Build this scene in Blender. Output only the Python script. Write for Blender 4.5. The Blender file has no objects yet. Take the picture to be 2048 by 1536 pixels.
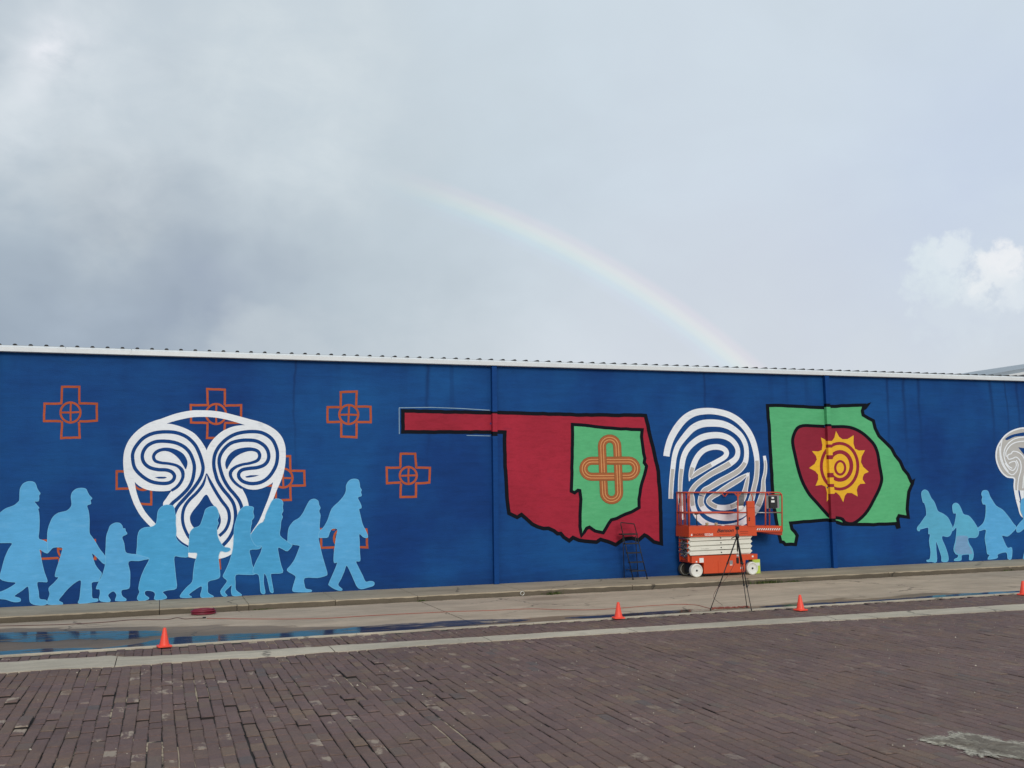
import bpy, bmesh, math, random
from mathutils import Vector, Matrix
random.seed(11)
SC = bpy.context.scene
COL = SC.collection
R = math.radians

# ------------------------------------------------------------------ camera
FPX, YAW, PITCH, ROLL, CAMH = 1992.57, 0.339187, 0.10317, -0.0134984, 2.45
_f = Vector((math.sin(YAW)*math.cos(PITCH), math.cos(YAW)*math.cos(PITCH), math.sin(PITCH)))
_r0 = Vector((math.cos(YAW), -math.sin(YAW), 0)); _u0 = _r0.cross(_f)
_r = _r0*math.cos(ROLL) + _u0*math.sin(ROLL); _u = _u0*math.cos(ROLL) - _r0*math.sin(ROLL)
CAMP = Vector((0, 0, CAMH))
cd = bpy.data.cameras.new('camera'); cam = bpy.data.objects.new('camera', cd); COL.objects.link(cam)
cd.sensor_width = 36; cd.lens = 36*FPX/2048; cd.clip_end = 3000; cd.clip_start = 0.05
cam.matrix_world = Matrix(((_r.x, _u.x, -_f.x, 0), (_r.y, _u.y, -_f.y, 0), (_r.z, _u.z, -_f.z, CAMH), (0, 0, 0, 1)))
SC.camera = cam

def ray(x, y): return (_f + _r*((x-1024)/FPX) - _u*((y-768)/FPX)).normalized()
def on_z(x, y, z=0.0):
    d = ray(x, y); return CAMP + d*((z-CAMH)/d.z)
def on_y(x, y, Y):
    d = ray(x, y); return CAMP + d*(Y/d.y)
def project(p):
    d = Vector(p)-CAMP; w = d.dot(_f)
    return 1024+FPX*d.dot(_r)/w, 768-FPX*d.dot(_u)/w, w

# ------------------------------------------------------------------ world, sun
SUN_EL = R(23.0)
ANTI = Vector((0.0482, 0.9192, -0.3907)).normalized()     # antisolar point = centre of the rainbow
w = bpy.data.worlds.new('World'); SC.world = w; w.use_nodes = True
w.cycles.sampling_method = 'MANUAL'; w.cycles.sample_map_resolution = 512
nt = w.node_tree; nt.nodes.clear()

class NB:
    """tiny node builder"""
    def __init__(s, nt): s.nt = nt
    def n(s, t, **k):
        nd = s.nt.nodes.new(t)
        for a, v in k.items(): setattr(nd, a, v)
        return nd
    def put(s, sock, v):
        if isinstance(v, bpy.types.NodeSocket): s.nt.links.new(v, sock)
        elif v is not None: sock.default_value = v
    def m(s, op, a, b=None, c=None, clamp=False):
        nd = s.n('ShaderNodeMath', operation=op); nd.use_clamp = clamp
        for i, v in enumerate((a, b, c)):
            if v is not None: s.put(nd.inputs[i], v)
        return nd.outputs[0]
    def v(s, op, a, b=None, sc=None):
        nd = s.n('ShaderNodeVectorMath', operation=op)
        s.put(nd.inputs[0], a)
        if b is not None: s.put(nd.inputs[1], b)
        if sc is not None: s.put(nd.inputs[3], sc)
        return nd.outputs['Value'] if op in ('DOT_PRODUCT', 'DISTANCE', 'LENGTH') else nd.outputs['Vector']
    def mix(s, f, a, b, blend='MIX'):
        nd = s.n('ShaderNodeMix', data_type='RGBA', blend_type=blend)
        s.put(nd.inputs[0], f); s.put(nd.inputs[6], a); s.put(nd.inputs[7], b)
        return nd.outputs[2]
    def noise(s, vec, scale, detail=4, rough=0.55, dist=0.0):
        nd = s.n('ShaderNodeTexNoise')
        s.put(nd.inputs['Vector'], vec)
        nd.inputs['Scale'].default_value = scale; nd.inputs['Detail'].default_value = detail
        nd.inputs['Roughness'].default_value = rough; nd.inputs['Distortion'].default_value = dist
        return nd
    def rng(s, v, a, b, c=0.0, d=1.0, smooth=False):
        nd = s.n('ShaderNodeMapRange'); nd.clamp = True
        if smooth: nd.interpolation_type = 'SMOOTHSTEP'
        s.put(nd.inputs[0], v)
        for i, q in enumerate((a, b, c, d)): s.put(nd.inputs[1+i], q)
        return nd.outputs[0]
    def mapv(s, vec, scale=(1, 1, 1), loc=(0, 0, 0)):
        nd = s.n('ShaderNodeMapping'); s.put(nd.inputs[0], vec)
        nd.inputs['Scale'].default_value = scale; nd.inputs['Location'].default_value = loc
        return nd.outputs[0]
    def sep(s, vec):
        nd = s.n('ShaderNodeSeparateXYZ'); s.put(nd.inputs[0], vec); return nd.outputs
    def ramp(s, f, stops, interp='LINEAR'):
        nd = s.n('ShaderNodeValToRGB'); cr = nd.color_ramp; cr.interpolation = interp
        while len(cr.elements) < len(stops): cr.elements.new(0.5)
        for e, (p, c) in zip(cr.elements, stops): e.position = p; e.color = (*c, 1)
        s.put(nd.inputs[0], f); return nd.outputs[0]

def s2l(r, g, b):
    f = lambda c: (c/12.92 if c <= 0.04045 else ((c+0.055)/1.055)**2.4)
    return (f(r/255), f(g/255), f(b/255))
def rgba(c): return (c[0], c[1], c[2], 1.0)

B = NB(nt)
dirv = B.n('ShaderNodeTexCoord').outputs['Generated']
dirn = B.v('NORMALIZE', dirv)
sky = B.n('ShaderNodeTexSky', sky_type='NISHITA'); sky.sun_disc = False
sky.sun_elevation = SUN_EL; sky.sun_rotation = math.pi; sky.air_density = 1.2; sky.dust_density = 2.0
wn = B.noise(dirn, 5.0, 4, 0.58)
warp = B.v('ADD', dirn, B.v('SCALE', B.v('SUBTRACT', wn.outputs['Color'], (0.5, 0.5, 0.5)), sc=0.22))
fbm = B.noise(B.mapv(dirn, (1, 1, 1.7)), 3.2, 5, 0.55, 0.3).outputs['Fac']
fine = B.noise(B.mapv(dirn, (1, 1, 1.5)), 14, 5, 0.6, 0.3).outputs['Fac']
def K(r, g, b): return rgba([c*10 for c in s2l(r, g, b)])
zc = B.sep(dirn)[2]
veil = B.ramp(B.rng(zc, -0.1, 0.6), [(0.0, [c*10/10 for c in s2l(206, 210, 214)]), (0.22, s2l(209, 214, 219)), (0.55, s2l(203, 216, 225)), (1.0, s2l(205, 216, 224))])
veil = B.v('SCALE', veil, sc=10.0)
veil = B.v('SCALE', veil, sc=B.rng(fbm, 0.25, 0.75, 1.01, 1.17))
col = B.mix(0.93, sky.outputs[0], veil)
def blob(col, px, py, rad, c, s, fb=0.5, warped=True):
    d = ray(px, py)
    dist = B.v('DISTANCE', warp if warped else dirn, tuple(d))
    q = B.m('DIVIDE', dist, rad/FPX)
    g = B.m('EXPONENT', B.m('MULTIPLY', B.m('MULTIPLY', q, q), -1.0))
    mod = B.rng(fine, 0.3, 0.7, 1-fb, 1+fb*0.6)
    fac = B.m('MULTIPLY', B.m('MULTIPLY', g, s), mod, clamp=True)
    return B.mix(fac, col, K(*c))
col = blob(col, -900, 520, 1000, (132, 146, 162), 0.9, 0.3)  # unseen cloud bank left of view, added to darken left-facing sides
col = blob(col, 1980, 400, 300, (193, 206, 230), 0.6, 0.2)
col = blob(col, 1500, 520, 400, (204, 210, 224), 0.5, 0.2)
col = blob(col, 120, 570, 480, (160, 174, 189), 0.95, 0.22)
col = blob(col, 520, 480, 330, (178, 192, 202), 0.75, 0.25)
col = blob(col, 180, 300, 190, (186, 199, 208), 0.75, 0.4)
col = blob(col, 420, 600, 170, (147, 160, 180), 0.85, 0.35)
col = blob(col, 90, 640, 200, (146, 161, 178), 0.6, 0.35)
col = blob(col, 60, 430, 120, (162, 178, 192), 0.6, 0.5)
col = blob(col, 150, 610, 120, (170, 184, 200), 0.65, 0.5)
col = blob(col, 225, 405, 95, (188, 197, 203), 0.8, 0.8)
col = blob(col, 20, 200, 90, (208, 218, 226), 0.75, 0.7)
col = blob(col, 95, 85, 58, (238, 241, 249), 0.9, 0.9)
tex = B.noise(B.mapv(dirn, (1, 1, 1.5), (0.3, 0.1, 0.2)), 7.0, 4, 0.5, 0.0).outputs['Fac']
lm = B.m('EXPONENT', B.m('MULTIPLY', B.m('POWER', B.m('DIVIDE', B.v('DISTANCE', dirn, tuple(ray(170, 500))), 480/FPX), 2.0), -1.0))
col = B.mix(B.m('MULTIPLY', lm, B.rng(tex, 0.48, 0.70, 0, 0.6, True)), col, K(146, 160, 176))
col = B.mix(B.m('MULTIPLY', lm, B.rng(tex, 0.48, 0.32, 0, 0.6, True)), col, K(206, 214, 219))
col = blob(col, 150, 110, 260, (213, 222, 229), 0.8, 0.35)
col = blob(col, 15, 190, 80, (218, 226, 232), 0.7, 0.7)
col = blob(col, 700, 250, 300, (208, 219, 226), 0.55, 0.35)
col = blob(col, 92, 82, 48, (243, 244, 250), 0.95, 0.9)
col = blob(col, 620, 170, 190, (217, 226, 231), 0.5, 0.6)
# sunlit cumulus tops, right
def cumulus(col, px, py, rad, c, s):
    dist = B.v('DISTANCE', warp2, tuple(ray(px, py)))
    g = B.m('SUBTRACT', 1.0, B.m('DIVIDE', dist, rad/FPX))
    g = B.m('ADD', g, B.m('MULTIPLY', B.m('SUBTRACT', fine2, 0.5), 1.7))
    return B.mix(B.m('MULTIPLY', B.rng(g, 0.10, 0.75, 0, 1, True), s), col, K(*c))
wn2 = B.noise(dirn, 22, 4, 0.62)
warp2 = B.v('ADD', dirn, B.v('SCALE', B.v('SUBTRACT', wn2.outputs['Color'], (0.5, 0.5, 0.5)), sc=0.05))
fine2 = B.noise(dirn, 60, 5, 0.6).outputs['Fac']
for px_, py_, rr_, c_, s_ in ((1930, 600, 130, (211, 221, 230), 0.55), (1858, 560, 72, (214, 225, 233), 0.8), (1880, 520, 70, (218, 229, 236), 0.85), (1915, 497, 52, (222, 231, 238), 0.85),
                             (1950, 575, 55, (220, 229, 236), 0.8), (1985, 545, 56, (232, 237, 241), 0.9), (2010, 520, 44, (236, 239, 243), 0.9), (2025, 575, 52, (222, 230, 237), 0.8)):
    col = cumulus(col, px_, py_, rr_, c_, s_)
# rainbow: physical ring around the antisolar point, only where rain falls
ang = B.m('ARCCOSINE', B.v('DOT_PRODUCT', dirn, tuple(ANTI)))
bow = B.ramp(B.rng(ang, R(40.05), R(42.35)), [(0, (0, 0, 0)), (0.18, (0.01, 0.02, 0.04)), (0.34, (0.02, 0.08, 0.08)), (0.50, (0.11, 0.14, 0.06)), (0.63, (0.16, 0.12, 0.05)), (0.80, (0.10, 0.03, 0.025)), (1, (0, 0, 0))], 'EASE')
dx = B.sep(dirn)
az = B.m('ARCTAN2', dx[0], dx[1])
a0 = ray(720, 370); a1 = ray(1010, 440)
fade = B.rng(az, math.atan2(a0.x, a0.y), math.atan2(a1.x, a1.y), 0, 1, True)
azend = math.atan2(*ray(1750, 600).xy)
fade = B.m('MULTIPLY', fade, B.rng(az, azend, azend+0.2, 1, 0, True))
col = B.v('ADD', col, B.v('SCALE', bow, sc=B.m('MULTIPLY', fade, 6.0)))
bg = B.n('ShaderNodeBackground'); bg.inputs[1].default_value = 0.1
nt.links.new(col, bg.inputs[0])
nt.links.new(bg.outputs[0], B.n('ShaderNodeOutputWorld').inputs[0])

sl = bpy.data.lights.new('sun', 'SUN'); sl.energy = 1.2; sl.angle = R(18); sl.color = (1.0, 0.955, 0.89)
so = bpy.data.objects.new('sun', sl); COL.objects.link(so)
so.rotation_euler = ANTI.to_track_quat('-Z', 'Y').to_euler(); so.location = (-2, -20, 20)
vs = SC.view_settings; vs.view_transform = 'Standard'; vs.look = 'None'; vs.exposure = 0.0; vs.gamma = 1.0
vs.use_curve_mapping = False

# ------------------------------------------------------------------ materials
def mat(name):
    m = bpy.data.materials.new(name); m.use_nodes = True
    t = m.node_tree; t.nodes.clear()
    b = NB(t); p = b.n('ShaderNodeBsdfPrincipled'); o = b.n('ShaderNodeOutputMaterial')
    t.links.new(p.outputs[0], o.inputs[0])
    return m, b, p
def bump(b, p, h, strength, dist=0.01):
    n = b.n('ShaderNodeBump'); n.inputs['Strength'].default_value = strength; n.inputs['Distance'].default_value = dist
    b.put(n.inputs['Height'], h); b.nt.links.new(n.outputs[0], p.inputs['Normal'])
def pos(b): return b.n('ShaderNodeNewGeometry').outputs['Position']

M = {}
def paint_mat(name, c, var=0.14, streak=0.5, rough=0.6, thin=None):
    """hand rolled masonry paint"""
    m, b, p = mat(name)
    P = pos(b)
    n1 = b.noise(b.mapv(P, (2.2, 1, 9.0)), 1.6, 5, 0.6).outputs['Fac']
    n2 = b.noise(b.mapv(P, (1, 1, 1)), 0.55, 4, 0.6).outputs['Fac']
    n3 = b.noise(b.mapv(P, (4, 4, 26)), 3.0, 4, 0.65).outputs['Fac']
    v = b.m('ADD', b.m('ADD', b.rng(n1, 0.25, 0.75, -var, var), b.rng(n2, 0.3, 0.7, -var*0.8, var*0.8)), b.rng(n3, 0.25, 0.75, -var*0.6, var*0.6))
    base = b.v('SCALE', rgba(c)[:3], sc=b.m('ADD', v, 1.0))
    if thin:   # brush gaps letting the coat below through
        base = b.mix(b.rng(n1, 0.56, 0.74, 0, 0.55), base, rgba(thin))
    b.put(p.inputs['Base Color'], base)
    b.put(p.inputs['Roughness'], rough)
    p.inputs['Specular IOR Level'].default_value = 0.12
    bump(b, p, b.m('ADD', n3, b.m('MULTIPLY', b.noise(P, 60, 3).outputs['Fac'], 0.6)), 0.35, 0.008)
    M[name] = m; return m

def wall_mat():
    m, b, p = mat('wall_blue')
    P = pos(b); xyz = b.sep(P)
    n1 = b.noise(b.mapv(P, (1.2, 1, 7.0)), 1.3, 6, 0.62).outputs['Fac']
    n2 = b.noise(b.mapv(P, (1, 1, 0.8)), 0.35, 4, 0.6).outputs['Fac']
    n3 = b.noise(b.mapv(P, (3, 3, 30)), 3.0, 4, 0.65).outputs['Fac']
    v = b.m('ADD', b.m('ADD', b.rng(n1, 0.25, 0.75, -0.13, 0.13), b.rng(n2, 0.3, 0.7, -0.12, 0.12)), b.rng(n3, 0.25, 0.75, -0.10, 0.10))
    c1 = s2l(15, 62, 127); c2 = s2l(21, 79, 138)
    base = b.mix(b.rng(n2, 0.35, 0.65), rgba(c1), rgba(c2))
    base = b.v('SCALE', base, sc=b.m('ADD', v, 1.0))
    # rain runs under the eave, a few clusters along the wall
    st = b.noise(b.mapv(P, (3.4, 0, 0.10)), 1.0, 3, 0.5).outputs['Fac']
    cl = b.noise(b.mapv(P, (0.22, 0, 0.0)), 1.0, 2, 0.5).outputs['Fac']
    fall = b.rng(b.m('ADD', xyz[2], b.m('MULTIPLY', n2, 1.4)), 3.2, 6.0)
    k = b.m('MULTIPLY', b.m('MULTIPLY', b.rng(st, 0.56, 0.68), b.rng(cl, 0.48, 0.6)), fall)
    mx_ = b.m('ADD', xyz[0], b.m('MULTIPLY', b.m('SUBTRACT', b.noise(b.mapv(P, (0.5, 0, 0.6)), 1.0, 3).outputs['Fac'], 0.5), 0.35))
    runs = 0.0
    for px_, wd in ((855, 0.05), (1775, 0.045), (1808, 0.06), (1838, 0.06), (1982, 0.06), (2012, 0.03), (2036, 0.05), (1410, 0.03), (590, 0.025)):
        q = b.m('DIVIDE', b.m('SUBTRACT', mx_, on_y(px_, 800, 23.35).x), wd)
        g = b.m('EXPONENT', b.m('MULTIPLY', b.m('MULTIPLY', q, q), -1.0))
        runs = b.m('ADD', runs, g)
    k = b.m('ADD', b.m('MULTIPLY', k, 0.5), b.m('MULTIPLY', runs, fall), clamp=True)
    base = b.mix(b.m('MULTIPLY', k, 0.62), base, rgba(s2l(10, 42, 92)))
    # block courses just showing through the coats
    course = b.m('ABSOLUTE', b.m('SUBTRACT', b.m('FRACT', b.m('DIVIDE', xyz[2], 0.2032)), 0.5))
    joint = b.m('MULTIPLY', b.rng(course, 0.47, 0.495), b.rng(b.noise(b.mapv(P, (0.7, 1, 2)), 1.0, 4, 0.6).outputs['Fac'], 0.45, 0.62))
    base = b.v('SCALE', base, sc=b.m('SUBTRACT', 1.0, b.m('MULTIPLY', joint, 0.16)))
    # scuffed, splashed foot of the wall
    foot = b.m('MULTIPLY', b.rng(b.m('ADD', xyz[2], b.m('MULTIPLY', n1, 0.25)), 0.62, 0.25), b.rng(n3, 0.3, 0.6))
    base = b.mix(b.m('MULTIPLY', foot, 0.45), base, rgba(s2l(14, 38, 74)))
    b.put(p.inputs['Base Color'], base); p.inputs['Roughness'].default_value = 0.65
    p.inputs['Specular IOR Level'].default_value = 0.15
    bump(b, p, b.m('ADD', n3, b.m('MULTIPLY', b.noise(P, 55, 3).outputs['Fac'], 0.6)), 0.4, 0.010)
    M['wall'] = m
wall_mat()
paint_mat('fig', s2l(92, 170, 220), 0.09, thin=s2l(112, 178, 220))
paint_mat('fig_dark', s2l(78, 164, 212), 0.09, thin=s2l(98, 176, 218))
paint_mat('fig_edge', s2l(112, 182, 222), 0.06)
paint_mat('fig_teal', s2l(96, 176, 208), 0.08)
paint_mat('fig_grey', s2l(122, 162, 200), 0.10)
paint_mat('cross', s2l(184, 88, 52), 0.16, thin=s2l(124, 68, 60))
paint_mat('white', s2l(240, 243, 247), 0.06, thin=s2l(196, 201, 208))
paint_mat('grey', s2l(190, 187, 183), 0.06)
paint_mat('gap_blue', s2l(16, 66, 128), 0.10)
paint_mat('red', s2l(166, 42, 60), 0.17, thin=s2l(134, 36, 58))
paint_mat('crimson', s2l(146, 42, 60), 0.09)
paint_mat('black', s2l(9, 14, 24), 0.15)
paint_mat('green', s2l(92, 180, 124), 0.09, thin=s2l(104, 180, 130))
paint_mat('yellow', s2l(238, 184, 52), 0.07)
paint_mat('ochre', s2l(184, 104, 62), 0.10)
paint_mat('tan', s2l(214, 166, 112), 0.05)
paint_mat('olive', s2l(128, 92, 58), 0.05)
paint_mat('halo', s2l(150, 178, 196), 0.10)

def plain(name, c, rough=0.45, metal=0.0, dirt=0.15, spec=0.5, scale=6.0, dcol=(0.05, 0.045, 0.04)):
    m, b, p = mat(name)
    P = pos(b)
    n = b.noise(P, scale, 5, 0.65).outputs['Fac']; n2 = b.noise(P, scale*7, 4, 0.6).outputs['Fac']
    f = b.m('MULTIPLY', b.rng(b.m('ADD', n, b.m('MULTIPLY', b.m('SUBTRACT', n2, 0.5), 0.5)), 0.45, 0.8), dirt*2.2, clamp=True)
    base = b.mix(f, rgba(c), rgba(dcol))
    base = b.v('SCALE', base, sc=b.rng(n2, 0.2, 0.8, 0.93, 1.07))
    b.put(p.inputs['Base Color'], base)
    b.put(p.inputs['Roughness'], b.rng(n, 0.3, 0.7, rough*0.85, min(1, rough*1.2)))
    p.inputs['Metallic'].default_value = metal; p.inputs['Specular IOR Level'].default_value = spec
    M[name] = m; return m
plain('orange', s2l(212, 76, 32), 0.5, dirt=0.07, dcol=s2l(120, 50, 30))
plain('orange_rail', s2l(204, 80, 52), 0.5, dirt=0.10, dcol=s2l(120, 50, 36))
plain('orange_dark', s2l(168, 52, 28), 0.55, dirt=0.15)
plain('cream', s2l(232, 230, 216), 0.5, dirt=0.08, dcol=s2l(130, 122, 105))
plain('wheel_white', s2l(232, 230, 222), 0.65, dirt=0.10, dcol=s2l(120, 112, 100))
plain('steel', (0.5, 0.5, 0.5), 0.35, 0.9, dirt=0.15)
plain('grey_metal', s2l(150, 150, 150), 0.5, 0.3)
plain('matt_black', (0.012, 0.012, 0.014), 0.5, dirt=0.05, dcol=(0.05, 0.05, 0.05))
plain('rubber', (0.02, 0.02, 0.02), 0.8)
plain('print_white', s2l(235, 235, 232), 0.5, dirt=0.03)
plain('print_black', (0.02, 0.015, 0.015), 0.5, dirt=0.0)
plain('print_maroon', s2l(96, 22, 14), 0.5, dirt=0.0)
plain('cone', (0.95, 0.075, 0.035), 0.45, dirt=0.05, dcol=(0.35, 0.04, 0.03))
plain('hose', s2l(122, 22, 46), 0.4, dirt=0.1)
plain('cord', s2l(160, 80, 64), 0.5, dirt=0.12)
plain('cord_dark', s2l(84, 40, 38), 0.5, dirt=0.12)
plain('fascia', s2l(224, 226, 226), 0.4, dirt=0.05, scale=1.2, dcol=s2l(150, 148, 140))
plain('roof', s2l(205, 207, 208), 0.4, 0.2, dirt=0.08, scale=1.0)
plain('closure', (0.015, 0.015, 0.016), 0.7)
plain('shed', s2l(188, 196, 202), 0.5, 0.1, dirt=0.08, scale=0.8)
plain('shed_roof', s2l(150, 160, 168), 0.5, 0.2, dirt=0.08, scale=0.8)
plain('lime', s2l(192, 214, 84), 0.55, dirt=0.08, dcol=s2l(110, 130, 60))
plain('cloth_white', s2l(232, 232, 228), 0.9, dirt=0.05)
plain('bag_grey', s2l(120, 120, 122), 0.85, dirt=0.25, scale=18)
plain('beige', s2l(205, 192, 150), 0.7, dirt=0.1)
plain('pvc', s2l(225, 222, 212), 0.5, dirt=0.12)
plain('ladder_grey', s2l(30, 32, 34), 0.4, 0.4, dirt=0.1)
plain('back_wall', s2l(170, 168, 160), 0.8, dirt=0.1, scale=0.6)

def weed_mat():
    m, b, p = mat('weed')
    rnd = b.n('ShaderNodeNewGeometry').outputs['Random Per Island']
    b.put(p.inputs['Base Color'], b.ramp(rnd, [(0, s2l(58, 74, 38)), (0.6, s2l(86, 104, 52)), (1, s2l(120, 116, 70))]))
    p.inputs['Roughness'].default_value = 0.7; M['weed'] = m
weed_mat()

def concrete_mat(name, c, wet=False):
    m, b, p = mat(name)
    P = pos(b); xyz = b.sep(P)
    n1 = b.noise(b.mapv(P, (0.35, 0.9, 1)), 1.0, 6, 0.62).outputs['Fac']
    n2 = b.noise(b.mapv(P, (1.2, 4.5, 4)), 1.6, 5, 0.6).outputs['Fac']
    n3 = b.noise(P, 38, 4, 0.7).outputs['Fac']
    vor = b.n('ShaderNodeTexVoronoi', feature='F1'); b.put(vor.inputs['Vector'], P); vor.inputs['Scale'].default_value = 110
    base = b.mix(b.rng(n1, 0.3, 0.7), rgba([k*0.74 for k in c]), rgba([min(1, k*1.16) for k in c]))
    base = b.v('SCALE', base, sc=b.rng(n2, 0.25, 0.75, 0.83, 1.15))
    base = b.v('SCALE', base, sc=b.rng(n3, 0.25, 0.75, 0.86, 1.12))
    base = b.mix(b.m('MULTIPLY', b.rng(vor.outputs['Distance'], 0.18, 0.05), 0.35), base, rgba([k*0.55 for k in c]))
    stain = b.rng(b.noise(P, 0.8, 5, 0.7, 0.6).outputs['Fac'], 0.58, 0.72)
    base = b.mix(b.m('MULTIPLY', stain, 0.4), base, rgba([c[0]*0.5, c[1]*0.47, c[2]*0.42]))
    crk = b.n('ShaderNodeTexVoronoi', feature='DISTANCE_TO_EDGE'); crk.inputs['Scale'].default_value = 0.42
    b.put(crk.inputs['Vector'], b.v('ADD', P, b.v('SCALE', b.noise(P, 2.5, 4, 0.6).outputs['Color'], sc=0.35)))
    cm = b.m('MULTIPLY', b.rng(crk.outputs['Distance'], 0.010, 0.003), b.rng(b.noise(P, 0.35, 2).outputs['Fac'], 0.50, 0.56))
    base = b.mix(b.m('MULTIPLY', cm, 0.75), base, rgba([k*0.18 for k in c]))
    rough = 0.85
    if wet:
        sp = on_z(1095, 1197, 0); sd = b.v('LENGTH', b.v('MULTIPLY', b.v('SUBTRACT', P, (sp.x, sp.y, 0)), (1.0, 1.6, 0)))
        sd = b.m('ADD', sd, b.m('MULTIPLY', b.m('SUBTRACT', n2, 0.5), 0.5))
        base = b.mix(b.rng(sd, 0.75, 0.35, 0, 0.5, True), base, rgba([c[0]*0.42, c[1]*0.38, c[2]*0.33]))
        wn = b.noise(b.mapv(P, (0.35, 0.8, 1)), 1.0, 5, 0.6).outputs['Fac']
        width = b.rng(xyz[0], -2.5, 5.0, 3.4, 0.5)
        width2 = b.rng(xyz[0], 6.0, 12.0, 0.0, 0.25)
        edge = b.m('ADD', b.m('ADD', 17.1, b.m('ADD', width, width2)), b.m('MULTIPLY', b.m('SUBTRACT', wn, 0.5), 2.2))
        d = b.m('SUBTRACT', edge, xyz[1])
        wm = b.rng(d, -0.06, 0.12, 0, 1, True)
        wm2 = b.rng(d, 0.1, 1.2, 0.50, 0.34)
        base = b.v('SCALE', base, sc=b.m('SUBTRACT', 1.0, b.m('MULTIPLY', wm, b.m('SUBTRACT', 1.0, wm2))))
        base = b.mix(wm, base, b.v('MULTIPLY', base, (1.0, 0.90, 0.78)))
        rough = b.m('SUBTRACT', 0.85, b.m('MULTIPLY', wm, 0.27))
    b.put(p.inputs['Base Color'], base); b.put(p.inputs['Roughness'], rough)
    bump(b, p, b.m('ADD', b.m('MULTIPLY', n3, 0.6), n2), 0.35, 0.006)
    M[name] = m
concrete_mat('walk', s2l(172, 155, 130))
concrete_mat('apron', s2l(184, 164, 142), wet=True)
concrete_mat('strip', s2l(186, 174, 155))
concrete_mat('curb_shade', s2l(104, 93, 78))  # kerb front face: same concrete made darker, its shade put into the colour

def brick_mat():
    m, b, p = mat('brick')
    g = b.n('ShaderNodeNewGeometry'); P = g.outputs['Position']; xyz = b.sep(P)
    rnd = b.m('FRACT', b.m('ADD', g.outputs['Random Per Island'], b.n('ShaderNodeObjectInfo').outputs['Random']))
    base = b.ramp(rnd, [(0.0, s2l(99, 78, 74)), (0.25, s2l(106, 84, 80)), (0.6, s2l(111, 88, 83)), (0.85, s2l(105, 85, 78)), (0.95, s2l(120, 99, 84)), (1.0, s2l(96, 84, 82))])
    n1 = b.noise(P, 0.5, 5, 0.6).outputs['Fac']; n2 = b.noise(P, 16, 5, 0.7).outputs['Fac']; n3 = b.noise(P, 90, 3, 0.7).outputs['Fac']
    base = b.v('SCALE', base, sc=b.rng(n1, 0.3, 0.7, 0.84, 1.14))
    base = b.mix(b.rng(b.noise(P, 0.9, 5, 0.65).outputs['Fac'], 0.46, 0.68, 0, 0.65), base, rgba(s2l(116, 92, 76)))
    base = b.v('SCALE', base, sc=b.rng(n2, 0.25, 0.75, 0.72, 1.26))
    base = b.v('SCALE', base, sc=b.rng(n3, 0.25, 0.75, 0.62, 1.36))
    # lime and mortar smears
    sm = b.noise(b.mapv(P, (5, 2.4, 5)), 1.5, 5, 0.7, 0.3).outputs['Fac']
    pick = b.rng(b.m('FRACT', b.m('MULTIPLY', rnd, 37.31)), 0.90, 0.93)
    left = b.rng(xyz[0], 6.5, 1.0, 0.25, 1.0)
    k = b.m('MULTIPLY', b.m('MULTIPLY', b.rng(sm, 0.50, 0.58), pick), left)
    k2 = b.rng(b.noise(b.mapv(P, (3, 9, 3)), 2.6, 5, 0.7).outputs['Fac'], 0.69, 0.75, 0, 0.55)
    base = b.mix(b.m('MAXIMUM', b.m('MULTIPLY', k, 0.6), k2), base, rgba(s2l(186, 170, 150)))
    b.put(p.inputs['Base Color'], base)
    b.put(p.inputs['Roughness'], b.rng(n2, 0.3, 0.7, 0.62, 0.85)); p.inputs['Specular IOR Level'].default_value = 0.35
    bump(b, p, b.m('ADD', b.m('MULTIPLY', n3, 0.6), n2), 0.8, 0.006)
    M['brick'] = m
    m, b, p = mat('joint_bed')
    P = pos(b)
    at = b.n('ShaderNodeAttribute', attribute_name='mortar'); n3 = b.noise(P, 60, 3).outputs['Fac']
    pale = b.rng(b.m('ADD', at.outputs['Fac'], b.m('MULTIPLY', b.m('SUBTRACT', b.noise(P, 14, 4, 0.6).outputs['Fac'], 0.5), 0.8)), 0.45, 0.6)
    base = b.mix(pale, rgba((0.020, 0.016, 0.014)), rgba(s2l(176, 158, 134)))
    base = b.v('SCALE', base, sc=b.rng(n3, 0.25, 0.75, 0.7, 1.25))
    b.put(p.inputs['Base Color'], base); p.inputs['Roughness'].default_value = 0.95
    M['joint'] = m
    m, b, p = mat('far_ground')
    P = pos(b)
    base = b.mix(b.rng(b.noise(P, 0.3, 6, 0.65).outputs['Fac'], 0.3, 0.7), rgba(s2l(84, 72, 68)), rgba(s2l(112, 98, 90)))
    base = b.v('SCALE', base, sc=b.rng(b.noise(P, 20, 4, 0.7).outputs['Fac'], 0.25, 0.75, 0.8, 1.2))
    b.put(p.inputs['Base Color'], base); p.inputs['Roughness'].default_value = 0.9; M['ground'] = m
brick_mat()

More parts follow.
